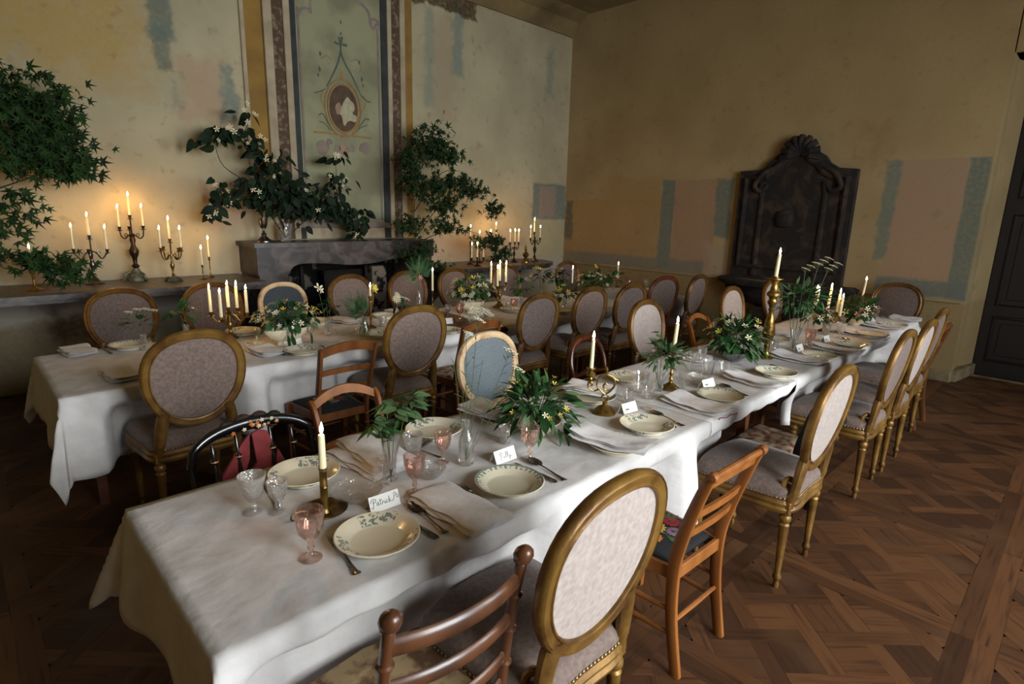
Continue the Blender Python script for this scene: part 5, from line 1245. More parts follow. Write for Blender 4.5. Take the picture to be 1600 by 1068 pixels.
def add_arm(t, z0, d, mt, mt2=None, r=.006, drop=.05, cup=.015):
    """one curling arm ending in a drip pan and a cup; returns the point where its candle stands"""
    dx, dy, z1 = d; u = Vector((dx, dy, 0)); l = u.length
    arm_ = thing('x', '', 'x') if False else None
    m = MB()
    if l > .005:
        n = u / l
        P = smooth_path([Vector((0, 0, z0)), n * l * .30 + Vector((0, 0, z0 - drop * .2)), n * l * .62 + Vector((0, 0, z0 - drop)), n * l * .92 + Vector((0, 0, z0 - drop * .4)), u + Vector((0, 0, z1 - .022))], 5)
        m.tube(P, r, 8); m.tube(smooth_path([n * l * .45 + Vector((0, 0, z0 - drop * .55)), n * l * .40 + Vector((0, 0, z0 + .005)), n * l * .55 + Vector((0, 0, z0 + .012)), n * l * .60 + Vector((0, 0, z0 - .01)), n * l * .5 + Vector((0, 0, z0 - .012))], 4), r * .6, 6)
    else: m.tube([(0, 0, z0), (0, 0, z1 - .02)], r * 1.2, 8)
    a = m.build('arm', mt, t)
    m = MB(); m.lathe([(.004, -.026), (.014, -.024), (cup * 1.7, -.018), (cup * 1.75, -.016), (.008, -.015)], 16, (dx, dy, z1), close=False); m.build('drip_pan', mt2 or mt, a)
    m = MB(); m.lathe([(.007, -.016), (cup * .75, -.008), (cup * .95, .004), (cup * 1.1, .016), (cup * .9, .016), (cup * .7, -.002), (0, -.002)], 16, (dx, dy, z1), close=False); m.build('candle_cup', mt2 or mt, a)
    return Vector((dx, dy, z1))
def candelabrum(label, p, base, hub, arms, mt, z=TT, base_m=None, feet=0, stem_r=.010, drop=.05, seg=20):
    t = thing('candelabrum', label, 'candelabrum', (p[0], p[1], z)); r, hb = base
    m = MB(); m.lathe([(0, 0), (r, 0), (r * 1.02, hb * .12), (r * .9, hb * .3), (r * .62, hb * .45), (r * .5, hb * .7), (r * .3, hb), (0, hb)], seg if not feet else 4 if feet == 4 else seg, close=False)
    if feet:
        for k in range(feet):
            q = 2 * pi * (k + .5) / feet; m.tube(smooth_path([(r * .6 * cos(q), r * .6 * sin(q), hb * .7), (r * 1.15 * cos(q), r * 1.15 * sin(q), hb * .5), (r * 1.2 * cos(q), r * 1.2 * sin(q), hb * .15), (r * 1.4 * cos(q), r * 1.4 * sin(q), .006)], 3), .010, 6)
    m.build('base', base_m or mt, t, smooth=35)
    L_ = hub - hb; s = stem_r
    m = MB(); m.lathe([(s * 1.2, hb), (s * 2.2, hb + L_ * .06), (s * 1.0, hb + L_ * .14), (s * 1.3, hb + L_ * .30), (s * 2.3, hb + L_ * .42), (s * 2.6, hb + L_ * .52), (s * 1.6, hb + L_ * .62), (s, hb + L_ * .72), (s * 1.6, hb + L_ * .84), (s * 1.2, hb + L_ * .92), (s * 1.8, hub), (s * .8, hub + .014), (0, hub + .016)], 14, close=False); m.build('stem', mt, t, smooth=50)
    return t, [Vector((p[0], p[1], z)) + add_arm(t, hub, a, mt, drop=drop) for a in arms]
ZL = 1.0
WARM = dict(r=.0095)
# marble ledge, left of the fireplace
s = stick('brass_candlestick', 'single brass candlestick at the left end of the marble ledge', (.48, 6.26), sc_prof(P_SIMPLE, .068, .245), brass, ZL, splits=(4, 15))
candle((.48, 6.26, ZL + .232), .115, 'lit candle in the single brass candlestick on the left ledge')
_, c = candelabrum('silver candelabrum with four spreading arms on the left marble ledge', (.93, 6.46), (.075, .06), .30, [(-.125, 0, .31), (.125, .0, .30), (.0, -.02, .43), (-.03, -.10, .31)], silver, ZL, drop=.07)
for q, h_, lb in ((c[0], .20, 'left lit candle of the silver candelabrum'), (c[1], .20, 'right lit candle of the silver candelabrum'), (c[2], .18, 'tallest lit candle, in the middle of the silver candelabrum')): candle(q, h_, lb, **WARM)
_, c = candelabrum('tall dark bronze candelabrum on a green footed base on the left ledge', (1.29, 6.58), (.085, .12), .44, [(-.095, 0, .50), (.10, 0, .51), (.0, 0, .61), (.0, .08, .5)], bronze, ZL, verdigris, 3, .017, .035)
for q, h_, lb in ((c[0], .185, 'left lit candle of the tall bronze candelabrum'), (c[1], .185, 'right lit candle of the tall bronze candelabrum'), (c[2], .19, 'topmost lit candle of the tall bronze candelabrum')): candle(q, h_, lb, **WARM)
_, c = candelabrum('small brass candelabrum with leafy arms and square foot on the left ledge', (1.55, 6.34), (.062, .05), .26, [(-.085, 0, .31), (.09, 0, .31), (.0, 0, .395), (-.05, .05, .32), (.055, -.05, .31)], brass, ZL, verdigris, 4, .008, .05)
for q, h_, lb in ((c[0], .185, 'left lit candle of the small leafy brass candelabrum'), (c[1], .185, 'right lit candle of the small leafy brass candelabrum'), (c[2], .19, 'middle lit candle of the small leafy brass candelabrum')): candle(q, h_, lb, **WARM)
stick('slim_candlestick', 'shorter slim brass candlestick of the pair left of the fireplace', (1.82, 6.35), sc_prof(P_SIMPLE, .04, .145), brass, ZL, splits=(4, 15)); candle((1.82, 6.35, ZL + .137), .165, 'lit candle in the shorter slim candlestick left of the fireplace', r=.009)
stick('slim_candlestick', 'taller slim brass candlestick of the pair left of the fireplace', (1.93, 6.48), sc_prof(P_SIMPLE, .04, .215), brass, ZL, splits=(4, 15)); candle((1.93, 6.48, ZL + .204), .185, 'lit candle in the taller slim candlestick left of the fireplace', r=.009)
# marble ledge, right of the fireplace
stick('brass_candlestick', 'leftmost dark candlestick on the right marble ledge, behind the maple branch', (5.30, 6.27), sc_prof(P_SIMPLE, .05, .33), bronze, ZL, splits=(4, 15)); candle((5.30, 6.27, ZL + .32), .20, 'lit candle in the leftmost candlestick of the right ledge', r=.009)
stick('brass_candlestick', 'dark candlestick behind the low three-armed one on the right ledge', (5.60, 6.42), sc_prof(P_SIMPLE, .05, .26), bronze, ZL, splits=(4, 15)); candle((5.60, 6.42, ZL + .25), .18, 'lit candle behind the low three-armed candlestick of the right ledge', r=.009)
_, c = candelabrum('low three-armed bronze candlestick on the right marble ledge', (5.23, 6.04), (.06, .03), .07, [(-.10, 0, .105), (.0, 0, .11), (.115, 0, .105)], bronze, ZL, None, 0, .008, .015)
for q, lb in zip(c, ('left', 'middle', 'right')): candle(q, .185, lb + ' lit candle of the low three-armed candlestick on the right ledge', r=.009)
_, c = candelabrum('tall bronze candelabrum screened by the drooping maple branch on the right ledge', (6.0, 6.50), (.075, .07), .30, [(-.11, 0, .30), (.11, 0, .32), (.0, 0, .40), (.0, -.1, .30)], bronze, ZL, None, 3, .012, .05)
candle(c[2], .15, 'tallest lit candle of the candelabrum screened by maple leaves', r=.009); candle(c[0], .14, 'left lit candle of the candelabrum screened by maple leaves', r=.009)
_, c = candelabrum('dark three-light candelabrum in the middle of the right marble ledge', (6.18, 6.28), (.06, .04), .22, [(-.09, 0, .285), (.01, 0, .29), (.09, 0, .285)], bronze, ZL, None, 0, .009, .03)
for q, lb in zip(c, ('left', 'middle', 'right')): candle(q, .17, lb + ' lit candle of the dark three-light candelabrum on the right ledge', r=.009)
stick('brass_bulb_candlestick', 'squat brass candlestick with bulbous stem and no candle, on the right ledge', (6.27, 6.12), [(0, 0), (.06, 0), (.06, .015), (.045, .05), (.02, .07), (.035, .09), (.05, .12), (.035, .15), (.015, .17), (.02, .2), (.012, .22), (.018, .25), (0, .25)], brass, ZL, splits=(4, 9))
_, c = candelabrum('ornate candelabrum with scrolled arms near the rounded end of the right ledge', (6.57, 6.22), (.07, .06), .32, [(-.10, 0, .35), (.115, 0, .35), (-.02, 0, .44), (.06, .06, .36)], bronze, ZL, silver, 0, .011, .06)
for q, h_, lb in ((c[0], .165, 'left'), (c[1], .165, 'right'), (c[2], .19, 'tallest')): candle(q, h_, lb + ' lit candle of the ornate candelabrum near the end of the right ledge', r=.009)
# front table
ch = (0.784, 1.668)
t = thing('brass_chamberstick', 'brass chamberstick with a wide saucer and plain column behind the nearest pink goblet', 'candlestick', (ch[0], ch[1], TT))
m = MB(); m.lathe([(0, 0), (.05, 0), (.072, .012), (.075, .016), (.07, .016), (.048, .004), (0, .004)], 32, close=False); m.build('saucer', brass, t, smooth=60)
m = MB(); m.lathe([(.02, .003), (.014, .012), (.0125, .02), (.0125, .09), (.014, .093), (.0125, .096), (.0125, .155), (.0145, .157), (.0145, .162), (.011, .162), (0, .150)], 20, close=False); m.build('column', brass, t, smooth=45)
m = MB(); m.tube([(-.06 - .028 + .028 * cos(q * pi / 8), .02 * 0, .014 + .028 * sin(q * pi / 8) * .5 + .006) for q in range(16)], .0032, 8, closed=True); m.build('ring_handle', brass, t)
candle((ch[0], ch[1], TT + .152), .125, 'thick lit candle in the brass chamberstick on the front table', r=.0125)
p_ = (2.304, 1.650)
t = thing('scroll_candlestick', 'brass candlestick with openwork scrolls and a domed gadrooned foot', 'candlestick', (p_[0], p_[1], TT))
m = MB(); m.lathe([(0, 0), (.058, 0), (.060, .006), (.055, .012), (.05, .016), (.035, .034), (.014, .044), (.01, .05), (.014, .056), (.008, .064), (0, .066)], 36, close=False, flute=lambda a, i: 1 + (.04 * cos(14 * a) if 3 < i < 7 else 0)); m.build('domed_foot', brass, t, smooth=45)
dv = Vector((.716, -.697, 0))   # the scroll plane faces the room
def sp(x, z): return dv * x + Vector((0, 0, z))
m = MB()
m.tube([sp(.017 * cos(q * pi / 8), .083 + .019 * sin(q * pi / 8)) for q in range(16)], .005, 8, closed=True)
m.tube(smooth_path([sp(0, .10), sp(-.025, .12), sp(-.046, .15), (sp(-.035, .19)), sp(0, .205), sp(.036, .19), sp(.046, .155), sp(.03, .128), sp(-.002, .125), sp(-.012, .145), sp(-.002, .158), sp(.01, .150)], 5), [.005] * 56, 8)
m.tube(smooth_path([sp(0, .10), sp(.028, .122), sp(.046, .155)], 4), .005, 8); m.tube(smooth_path([sp(.036, .19), sp(.06, .175), sp(.072, .178)], 4), .0045, 8)
m.build('scrollwork', brass, t)
m = MB(); m.tube(smooth_path([sp(-.03, .13), sp(-.06, .118), sp(-.088, .135), sp(-.09, .16), sp(-.074, .165), sp(-.068, .15), sp(-.078, .145)], 5), .0045, 8); m.tube([sp(-.080, .155), sp(-.080, .178)], .005, 8); m.build('arm', brass, t)
m = MB(); m.lathe([(.005, .20), (.009, .21), (.005, .222), (.009, .232), (0, .248)], 12, close=False); m.build('finial', brass, t)
sock = sp(-.080, 0)
m = MB(); m.lathe([(.004, .172), (.03, .176), (.031, .179), (.01, .182), (.008, .190), (.022, .200), (.024, .21), (.012, .222), (.017, .232), (.026, .238), (.024, .242), (.011, .236), (0, .23)], 20, tuple(sock), close=False); m.build('candle_cup', brass, t)
candle((p_[0] + sock.x, p_[1] + sock.y, TT + .232), .155, 'lit candle in the brass scroll candlestick', lean=(.02, -.01))
p_ = (2.951, 1.652)
stick('brass_candlestick', 'slim brass candlestick with domed foot among greenery on the front table', p_, [(0, 0), (.056, 0), (.057, .006), (.05, .014), (.03, .026), (.012, .04), (.009, .05), (.014, .06), (.009, .07), (.008, .085), (.014, .09), (.008, .097), (.008, .2), (.02, .212), (.02, .215), (.013, .22), (.015, .235), (.012, .235), (0, .228)], brass, splits=(5, 12))
candle((p_[0], p_[1], TT + .228), .165, 'lit leaning candle in the slim brass candlestick on the front table', r=.0125, lean=(.06, -.03))
p_ = (4.186, 1.597)
stick('tall_brass_candlestick', 'tall turned brass altar candlestick right of the second centrepiece', p_, sc_prof(P_TALL, .052, .60), brass, splits=(8, 29))
candle((p_[0], p_[1], TT + .592), .165, 'lit candle in the tall turned brass altar candlestick', r=.014, lean=(.05, -.03))
p_ = (5.680, 1.671)
_, c = candelabrum('brass five-light candelabrum at the far end of the front table', p_, (.06, .03), .14, [(-.135, .06, .20), (-.09, .09, .195), (0, 0, .20), (.075, -.085, .13), (.10, -.05, .16)], brass)
for q, h_, lb in zip(c, (.17, .185, .20, .18, .19), ('first', 'second', 'third', 'fourth', 'fifth')): candle(q, h_, lb + ' lit candle from the left in the cluster of five on the front table', r=.0125, lean=(.05, -.03))
p_ = (6.758, 1.676)
stick('brass_candlestick', 'thin brass candlestick behind the farthest centrepiece of the front table', p_, sc_prof(P_SIMPLE, .05, .24), brass, splits=(4, 15)); candle((p_[0], p_[1], TT + .226), .17, 'lit candle in the thin candlestick, farthest on the front table', r=.0115, lean=(.08, -.05))
# back table
p_ = (1.458, 4.547)
_, c = candelabrum('old brass five-light candelabrum at the left of the back table', p_, (.06, .03), .19, [(-.115, .04, .195), (-.075, -.06, .165), (.0, .0, .225), (.08, .05, .205), (.115, -.05, .18)], brass, drop=.06)
for q, h_, lb in zip(c, (.185, .19, .175, .185, .185), ('leftmost', 'second from left', 'central', 'fourth from left', 'rightmost')): candle(q, h_, lb + ' lit candle of the five-light candelabrum on the back table', r=.0125)
p_ = (2.497, 4.255)
stick('twisted_candlestick', 'twisted brass candlestick with a short candle beside the green carafe', p_, [(0, 0), (.045, 0), (.045, .008), (.02, .02), (.009, .03)] + [(.009 + .004 * (k % 2), .04 + k * .012) for k in range(18)] + [(.016, .262), (.018, .275), (.012, .275), (0, .27)], brass, splits=(4, 21)); candle((p_[0], p_[1], TT + .27), .075, 'short lit candle in the twisted brass candlestick')
p_ = (3.458, 4.679)
stick('brass_candlestick', 'slim brass candlestick right of the fern bottle on the back table', p_, sc_prof(P_SIMPLE, .05, .20), brass, splits=(4, 15)); candle((p_[0], p_[1], TT + .19), .20, 'lit candle right of the fern bottle on the back table', r=.0115)
p_ = (4.126, 4.398)
_, c = candelabrum('brass four-light candelabrum in the middle of the back table', p_, (.07, .05), .22, [(-.10, .03, .25), (-.06, -.03, .22), (.0, .0, .27), (.09, .0, .25)], brass, drop=.05)
for q, h_, lb in zip(c, (.20, .20, .19, .20), ('leftmost', 'second', 'third', 'rightmost')): candle(q, h_, lb + ' lit candle of the four-light candelabrum on the back table', r=.0125)
p_ = (5.459, 4.513)
stick('brass_candlestick', 'brass candlestick left of the far centrepiece on the back table', p_, sc_prof(P_SIMPLE, .05, .16), brass, splits=(4, 15)); candle((p_[0], p_[1], TT + .152), .18, 'lit candle left of the far centrepiece on the back table', r=.0115)
p_ = (6.680, 4.710)
stick('brass_candlestick', 'brass candlestick right of the far centrepiece on the back table', p_, sc_prof(P_SIMPLE, .05, .14), brass, splits=(4, 15)); candle((p_[0], p_[1], TT + .132), .18, 'lit candle right of the far centrepiece on the back table', r=.0115, lean=(.03, 0))

# ------------------------------------------------------------------ plants
def leaf_mesh(name, outline, mt, fold=.18, droop=.18):
    """leaf of unit length along +y: outline of half widths, folded at the midrib and drooping at the tip"""
    m = MB(); n = len(outline); vs, fs = [], []
    for y, hw in outline:
        z = -droop * y * y; vs += [(-hw, y, z + hw * fold), (0, y, z), (hw, y, z + hw * fold)]
    for i in range(n - 1): fs += [(i * 3, i * 3 + 1, i * 3 + 4, i * 3 + 3), (i * 3 + 1, i * 3 + 2, i * 3 + 5, i * 3 + 4)]
    m.add(vs, fs); return m.mesh(name, mt, 60)
LANCE = [(0, .012), (.15, .09), (.35, .15), (.6, .135), (.82, .07), (1, .004)]
BROAD = [(0, .015), (.12, .20), (.3, .31), (.55, .30), (.8, .16), (1, .005)]
NARROW = [(0, .01), (.25, .05), (.6, .05), (1, .003)]
def star_mesh(name, mt):
    m = MB(); tips = [(-1.75, .42), (-.92, .72), (-.42, .62), (0, 1.0), (.42, .62), (.92, .72), (1.75, .42)]; tips = [(-1.7, .45), (-.85, .80), (0, 1.0), (.85, .80), (1.7, .45)]
    vs = [(0, .12, .0)]; ring = []
    for i, (a, l) in enumerate(tips):
        ring.append((l * sin(a), .12 + l * .88 * cos(a), -.22 * l * l))
        if i < len(tips) - 1: b = (a + tips[i + 1][0]) / 2; ring.append((.26 * sin(b), .12 + .26 * cos(b), .0))
    ring = [(-.05, 0, 0)] + ring + [(.05, 0, 0)]
    vs += ring; m.add(vs, [(0, i + 1, i + 2) for i in range(len(ring) - 1)]); return m.mesh(name, mt, 0)
def fern_mesh(name, mt, n=11):
    m = MB(); m.tube([(0, 0, 0), (0, .5, .05), (0, 1, -.12)], [.012, .009, .004], 5)
    for k in range(n):
        y = .18 + .80 * k / n; l = .30 * (1 - .8 * k / n) + .03; z = .05 - .3 * (y - .5) ** 2
        for s in (-1, 1): m.add([(0, y, z), (s * l * .5, y + l * .45, z + .02), (s * l, y + l * .62, z - .03), (s * l * .55, y + l * .18, z)], [(0, 1, 2, 3) if s < 0 else (3, 2, 1, 0)])
    return m.mesh(name, mt, 60)
def umbel_mesh(name, mt, n=14):
    m = MB(); r_ = random.Random(n)
    for k in range(n):
        a, d = k * 2.4, sqrt(k / n) * .8; x, y = d * cos(a), d * sin(a); z = .8 - .25 * d * d
        m.tube([(0, 0, 0), (x * .6, y * .6, z * .55), (x, y, z)], .012, 4)
        for q in range(5): b = r_.uniform(0, 6.3); m.lathe([(0, -.05), (.075, 0), (0, .05)], 6, (x + .11 * cos(b), y + .11 * sin(b), z + r_.uniform(0, .06)), 1, close=False)
    return m.mesh(name, [stem_m, mt], 60)
def flower_mesh(name, petal, centre, n=5, cup=.25):
    m = MB()
    for k in range(n):
        a = 2 * pi * k / n; c, s_ = cos(a), sin(a); w_ = 2.6 / n
        pts = [(.12, 0, 0), (.55, -.42 * w_, cup * .6), (.95, -.25 * w_, cup), (1.0, .08, cup * .9), (.95, .3 * w_, cup), (.55, .42 * w_, cup * .6)]
        m.add([(x * c - y * s_, x * s_ + y * c, z) for x, y, z in pts], [(0, 1, 2, 3), (0, 3, 4, 5)])
    m.lathe([(.0, -.05), (.2, 0), (.2, .08), (0, .16)], 8, (0, 0, 0), 1, close=False); return m.mesh(name, [petal, centre], 40)
LM = {'lance': leaf_mesh('leaf', LANCE, leaf_m), 'lance_pale': leaf_mesh('leaf', LANCE, leaf_pale), 'broad': leaf_mesh('leaf', BROAD, leaf_m), 'broad_pale': leaf_mesh('leaf', BROAD, leaf_pale),
      'broad_dark': leaf_mesh('leaf', BROAD, leaf_dark, droop=.3), 'lance_dark': leaf_mesh('leaf', LANCE, leaf_dark), 'narrow': leaf_mesh('leaf', NARROW, leaf_pale), 'star': star_mesh('leaf', maple_m),
      'fern': fern_mesh('fern_frond', leaf_m), 'fern_pale': fern_mesh('fern_frond', leaf_pale), 'red': leaf_mesh('leaf', BROAD, berry),
      'umbel': umbel_mesh('flower_umbel', petal_white), 'white': flower_mesh('flower', petal_white, petal_yellow), 'yellow': flower_mesh('flower', petal_yellow, petal_yellow, 6, .5), 'daisy': flower_mesh('flower', petal_white, petal_yellow, 12, .05),
      'pink': flower_mesh('flower', petal_pink, petal_yellow, 6, .4), 'pansy': flower_mesh('flower', pansy, petal_yellow, 5, .1), 'bud': flower_mesh('flower', petal_yellow, stem_m, 5, .9)}
PART = {'fern': 'fern_frond', 'fern_pale': 'fern_frond', 'umbel': 'flower_umbel', 'white': 'flower', 'yellow': 'flower', 'daisy': 'flower', 'pink': 'flower', 'pansy': 'flower', 'bud': 'flower'}
def put_leaf(par, kind, p, d, size, r_, roll=.5, face=None):
    d = Vector(d).normalized(); up = Vector((0, 0, 1)) + Vector((r_.uniform(-roll, roll), r_.uniform(-roll, roll), 0))
    if face: up = Vector(face) + Vector((r_.uniform(-roll, roll), r_.uniform(-roll, roll), r_.uniform(-roll, roll)))
    if kind in ('white', 'yellow', 'daisy', 'pink', 'pansy', 'bud', 'umbel'):
        z = d; x = z.cross(Vector((.3, .2, 1)) if abs(z.z) < .9 else Vector((1, 0, 0))).normalized(); y = z.cross(x)
    else:
        y = d; x = y.cross(up)
        x = x.normalized() if x.length > 1e-3 else y.orthogonal().normalized(); z = x.cross(y)
    M = Matrix(((x.x, y.x, z.x, p[0]), (x.y, y.y, z.y, p[1]), (x.z, y.z, z.z, p[2]), (0, 0, 0, 1)))
    o = bpy.data.objects.new(PART.get(kind, 'leaf'), LM[kind]); COL.objects.link(o); o.parent = par; o.matrix_local = M @ Matrix.Scale(size, 4)
    return o
def bouquet(par, c, rad, mix, n, size, seed, low=-.35, droop=.25, flowers=(), nf=0, fsize=.018):
    """leaves over a mounded ellipsoid, pointing out and falling at its skirt; flowers stand on the surface"""
    r_ = random.Random(seed)
    for k in range(n):
        u = r_.uniform(low, 1); a = r_.uniform(0, 2 * pi); q = sqrt(max(0, 1 - u * u)); f = r_.uniform(.30, .85)
        dv_ = Vector((q * cos(a), q * sin(a), u)); p = Vector(c) + Vector((dv_.x * rad[0], dv_.y * rad[1], dv_.z * rad[2])) * f
        d = Vector((dv_.x + r_.uniform(-.5, .5), dv_.y + r_.uniform(-.5, .5), dv_.z * .9 + r_.uniform(-.4, .4) - droop * q))
        put_leaf(par, r_.choice(mix), p, d, size * r_.uniform(.7, 1.25), r_)
    for k in range(nf):
        u = r_.uniform(-.1, .95); a = r_.uniform(0, 2 * pi); q = sqrt(1 - u * u); dv_ = Vector((q * cos(a), q * sin(a), u))
        p = Vector(c) + Vector((dv_.x * rad[0], dv_.y * rad[1], dv_.z * rad[2])) * r_.uniform(.88, 1.02); put_leaf(par, r_.choice(flowers), p, dv_ + Vector((0, 0, .5)), fsize * r_.uniform(.8, 1.3), r_)
def stems(par, root, tips, r=.0016, mt=None, bend=.0):
    for tp in tips:
        m = MB(); a, b = Vector(root), Vector(tp); mid = (a + b) / 2 + Vector((0, 0, bend)); m.tube(smooth_path([a, mid, b], 4), r, 6); m.build('stem', mt or stem_m, par)
def core(par, c, rad, seed):
    """dense inner twigs of a bouquet"""
    r_ = random.Random(seed); m = MB()
    for k in range(40):
        a, u = r_.uniform(0, 6.3), r_.uniform(-.1, 1); q = sqrt(1 - u * u); m.tube([(c[0], c[1], c[2] - rad[2] * .6), (c[0] + rad[0] * .35 * q * cos(a), c[1] + rad[1] * .35 * q * sin(a), c[2]), (c[0] + rad[0] * .85 * q * cos(a), c[1] + rad[1] * .85 * q * sin(a), c[2] + rad[2] * .85 * u)], .0018, 4)
    stuff(m.build('twigs', stem_m, par))
# --- centrepieces
def centre_bowl(name, label, p, prof, mt, seg=28, fl_=None, squash=1):
    o = MB(); o.lathe(prof, seg, close=False, flute=fl_); o.v = [(x, y * squash, z) for x, y, z in o.v]
    t = thing(name, label, 'centrepiece', (p[0], p[1], TT)); o.build('bowl', mt, t, smooth=50); return t
BOWL = [(0, .004), (.05, 0), (.055, .01), (.09, .035), (.115, .07), (.112, .072), (.085, .04), (.05, .016), (0, .012)]
foil = mat('hammered_silver_bowl', (.66, .66, .66), (.5, .5, .5), .3, .8, 30, bump=.8, bscale=30)
c1 = centre_bowl('flower_centrepiece', 'nearest centrepiece, a mound of dark glossy leaves with yellow flowers in a china bowl', (1.834, 1.686), BOWL, china)
core(c1, (0, 0, .13), (.17, .17, .13), 1); bouquet(c1, (0, 0, .12), (.20, .20, .17), ['lance', 'lance', 'broad', 'lance_pale', 'lance', 'lance'], 280, .075, 21, -.45, .35, ('white', 'yellow', 'bud', 'bud'), 20, .014)
for k in range(5): put_leaf(c1, 'fern_pale', (.12 * cos(k * 1.2 - 1.6), .12 * sin(k * 1.2 - 1.6), .06), (cos(k * 1.2 - 1.6), sin(k * 1.2 - 1.6), -.3), .11, rnd)
c2 = centre_bowl('flower_centrepiece', 'second centrepiece, a leafy mound with pale and yellow blooms in a crumpled silver bowl', (3.938, 1.724), BOWL, foil, fl_=lambda a, i: 1 + .06 * cos(7 * a + i))
core(c2, (0, 0, .15), (.2, .2, .15), 2); bouquet(c2, (0, 0, .14), (.23, .23, .20), ['lance', 'broad', 'lance_pale', 'lance', 'lance'], 270, .08, 22, -.35, .4, ('white', 'yellow', 'pink', 'white'), 30, .022)
for k in range(4): put_leaf(c2, 'fern_pale', (.12 * cos(k * 1.3 - 2), .12 * sin(k * 1.3 - 2), .08), (cos(k * 1.3 - 2), sin(k * 1.3 - 2), -.5), .13, rnd)
c3 = centre_bowl('flower_centrepiece', 'farthest centrepiece of the front table, dark leaves with white open flowers', (6.289, 1.595), BOWL, china)
core(c3, (0, 0, .13), (.17, .17, .13), 3); bouquet(c3, (0, 0, .12), (.20, .22, .17), ['lance', 'broad', 'lance', 'lance_pale'], 150, .085, 23, -.3, .35, ('white', 'pink', 'white'), 14, .03)
tur = [(0, .004), (.055, 0), (.06, .012), (.05, .03), (.10, .06), (.125, .10), (.13, .125), (.122, .125), (.115, .10), (.09, .065), (0, .05)]
c4 = centre_bowl('flower_tureen', 'cream china tureen overflowing with small white flowers on the back table', (1.701, 4.084), tur, china, squash=.6, fl_=lambda a, i: 1 + .3 * abs(cos(a)) ** 3 + .04 * cos(8 * a))
core(c4, (0, 0, .2), (.18, .12, .11), 4); bouquet(c4, (0, 0, .19), (.25, .16, .14), ['lance', 'broad', 'lance', 'broad_pale'], 170, .07, 24, -.5, .6, ('white', 'white', 'white', 'bud'), 60, .019)
for k in range(3): put_leaf(c4, 'lance', ((-.05, -.02, .12)[k], -.12, .10), (.1, -.3, -1), .11, rnd)
c5 = centre_bowl('flower_tureen', 'white ruffled tureen with greenery and white blossom in the middle of the back table', (3.660, 4.302), tur, china, squash=.8, fl_=lambda a, i: 1 + .07 * cos(9 * a))
core(c5, (0, 0, .2), (.18, .15, .12), 5); bouquet(c5, (0, 0, .21), (.24, .20, .16), ['lance', 'broad', 'lance_pale', 'broad'], 160, .072, 25, -.35, .45, ('white', 'umbel', 'bud', 'umbel'), 40, .03)
c6 = centre_bowl('flower_centrepiece', 'far centrepiece of the back table, dark leaves with tiny white and yellow flowers', (5.685, 4.360), BOWL, china)
core(c6, (0, 0, .15), (.2, .2, .15), 6); bouquet(c6, (0, 0, .15), (.26, .22, .17), ['lance', 'broad', 'lance', 'lance_pale'], 160, .08, 26, -.35, .3, ('white', 'yellow', 'white'), 30, .022)
put_leaf(c6, 'yellow', (.02, 0, .36), (.2, -.8, .6), .035, rnd)
# --- vases, each with what stands in it
def filled(proto, p, label, s=None):
    v = put(proto, p, '', 0, s); v['label'] = label; return v
def posy(name, label, p, h, tips, r=.0016):
    """cut stems standing in a vase: a thing of its own"""
    t = thing(name, label, 'cut flowers', (p[0], p[1], TT + .012)); stems(t, (0, 0, 0), tips, r); return t
r5 = random.Random(55)
p_ = (1.082, 1.732); filled(vase_f, p_, 'fluted clear glass vase with green stems, behind the glass dish', 1.15)
t = posy('green_sprig', 'broad sage-green sprigs in the fluted vase, before the curved oak chair', p_, .2, [(-.02, 0, .24), (.03, .0, .28), (.07, -.02, .30), (0, .02, .29), (-.05, .0, .23)], .002)
for k in range(64):
    a = r5.uniform(0, 6.3); tp = r5.choice([(-.03, 0, .21), (.03, 0, .26), (.085, -.03, .29), (.0, .02, .28), (.06, -.02, .24), (-.055, .01, .22)]); put_leaf(t, r5.choice(['lance', 'lance_pale', 'broad_pale', 'lance']), Vector(tp) + Vector((0, 0, r5.uniform(-.02, .02))), (cos(a) + .25, sin(a) - .1, r5.uniform(-.5, .35)), r5.uniform(.058, .092), r5)
for k in range(9): put_leaf(t, 'fern', (r5.uniform(-.03, .02), r5.uniform(-.02, .02), .15), (r5.uniform(-1, .6), r5.uniform(-1, 1), .3), .07, r5)
p_ = (1.382, 1.650); filled(bottle, p_, 'clear glass bottle with grass stems, right of the small pink goblet')
tips = [(-.05, .02, .42), (.02, .03, .50), (.10, .02, .40), (.20, -.02, .40), (.05, .0, .55), (-.02, .0, .30), (.22, -.05, .33)]
t = posy('grass_stems', 'tall feathery grass stems rising from the clear glass bottle', p_, .5, tips, .0011)
for tp in tips:
    for k in range(7):
        f = .55 + .07 * k; q = Vector(tp) * f; a = r5.uniform(0, 6.3); put_leaf(t, 'narrow', q, (cos(a), sin(a), .8), .045, r5)
for tp, s_ in (((.20, -.02, .40), .045), ((.22, -.05, .33), .04), ((.05, 0, .55), .035), ((.02, .03, .5), .03)): put_leaf(t, 'umbel', tp, (.4, -.3, 1), s_, r5)
p_ = (2.864, 1.676); filled(vase_s, p_, 'small glass vase of wispy greenery left of the slim brass candlestick')
t = posy('wispy_greenery', 'wispy green sprays left of and around the slim brass candlestick', p_, .2, [(-.06, .03, .24), (.0, 0, .22), (.06, -.03, .2), (.1, -.06, .18), (-.03, .03, .30)])
bouquet(t, (.03, -.015, .19), (.15, .12, .09), ['narrow', 'lance_pale', 'lance', 'fern_pale', 'lance', 'fern'], 130, .065, 31, -.5, .1, ('white',), 8, .01)
for k in range(5): put_leaf(t, 'broad', (-.04 + .01 * k, .03, .24 + .022 * k), (cos(k * 2.2), sin(k * 2.2), .2), .055, r5)
p_ = (3.002, 1.609); filled(vase_s, p_, 'small empty glass vase right of the slim brass candlestick', .9)
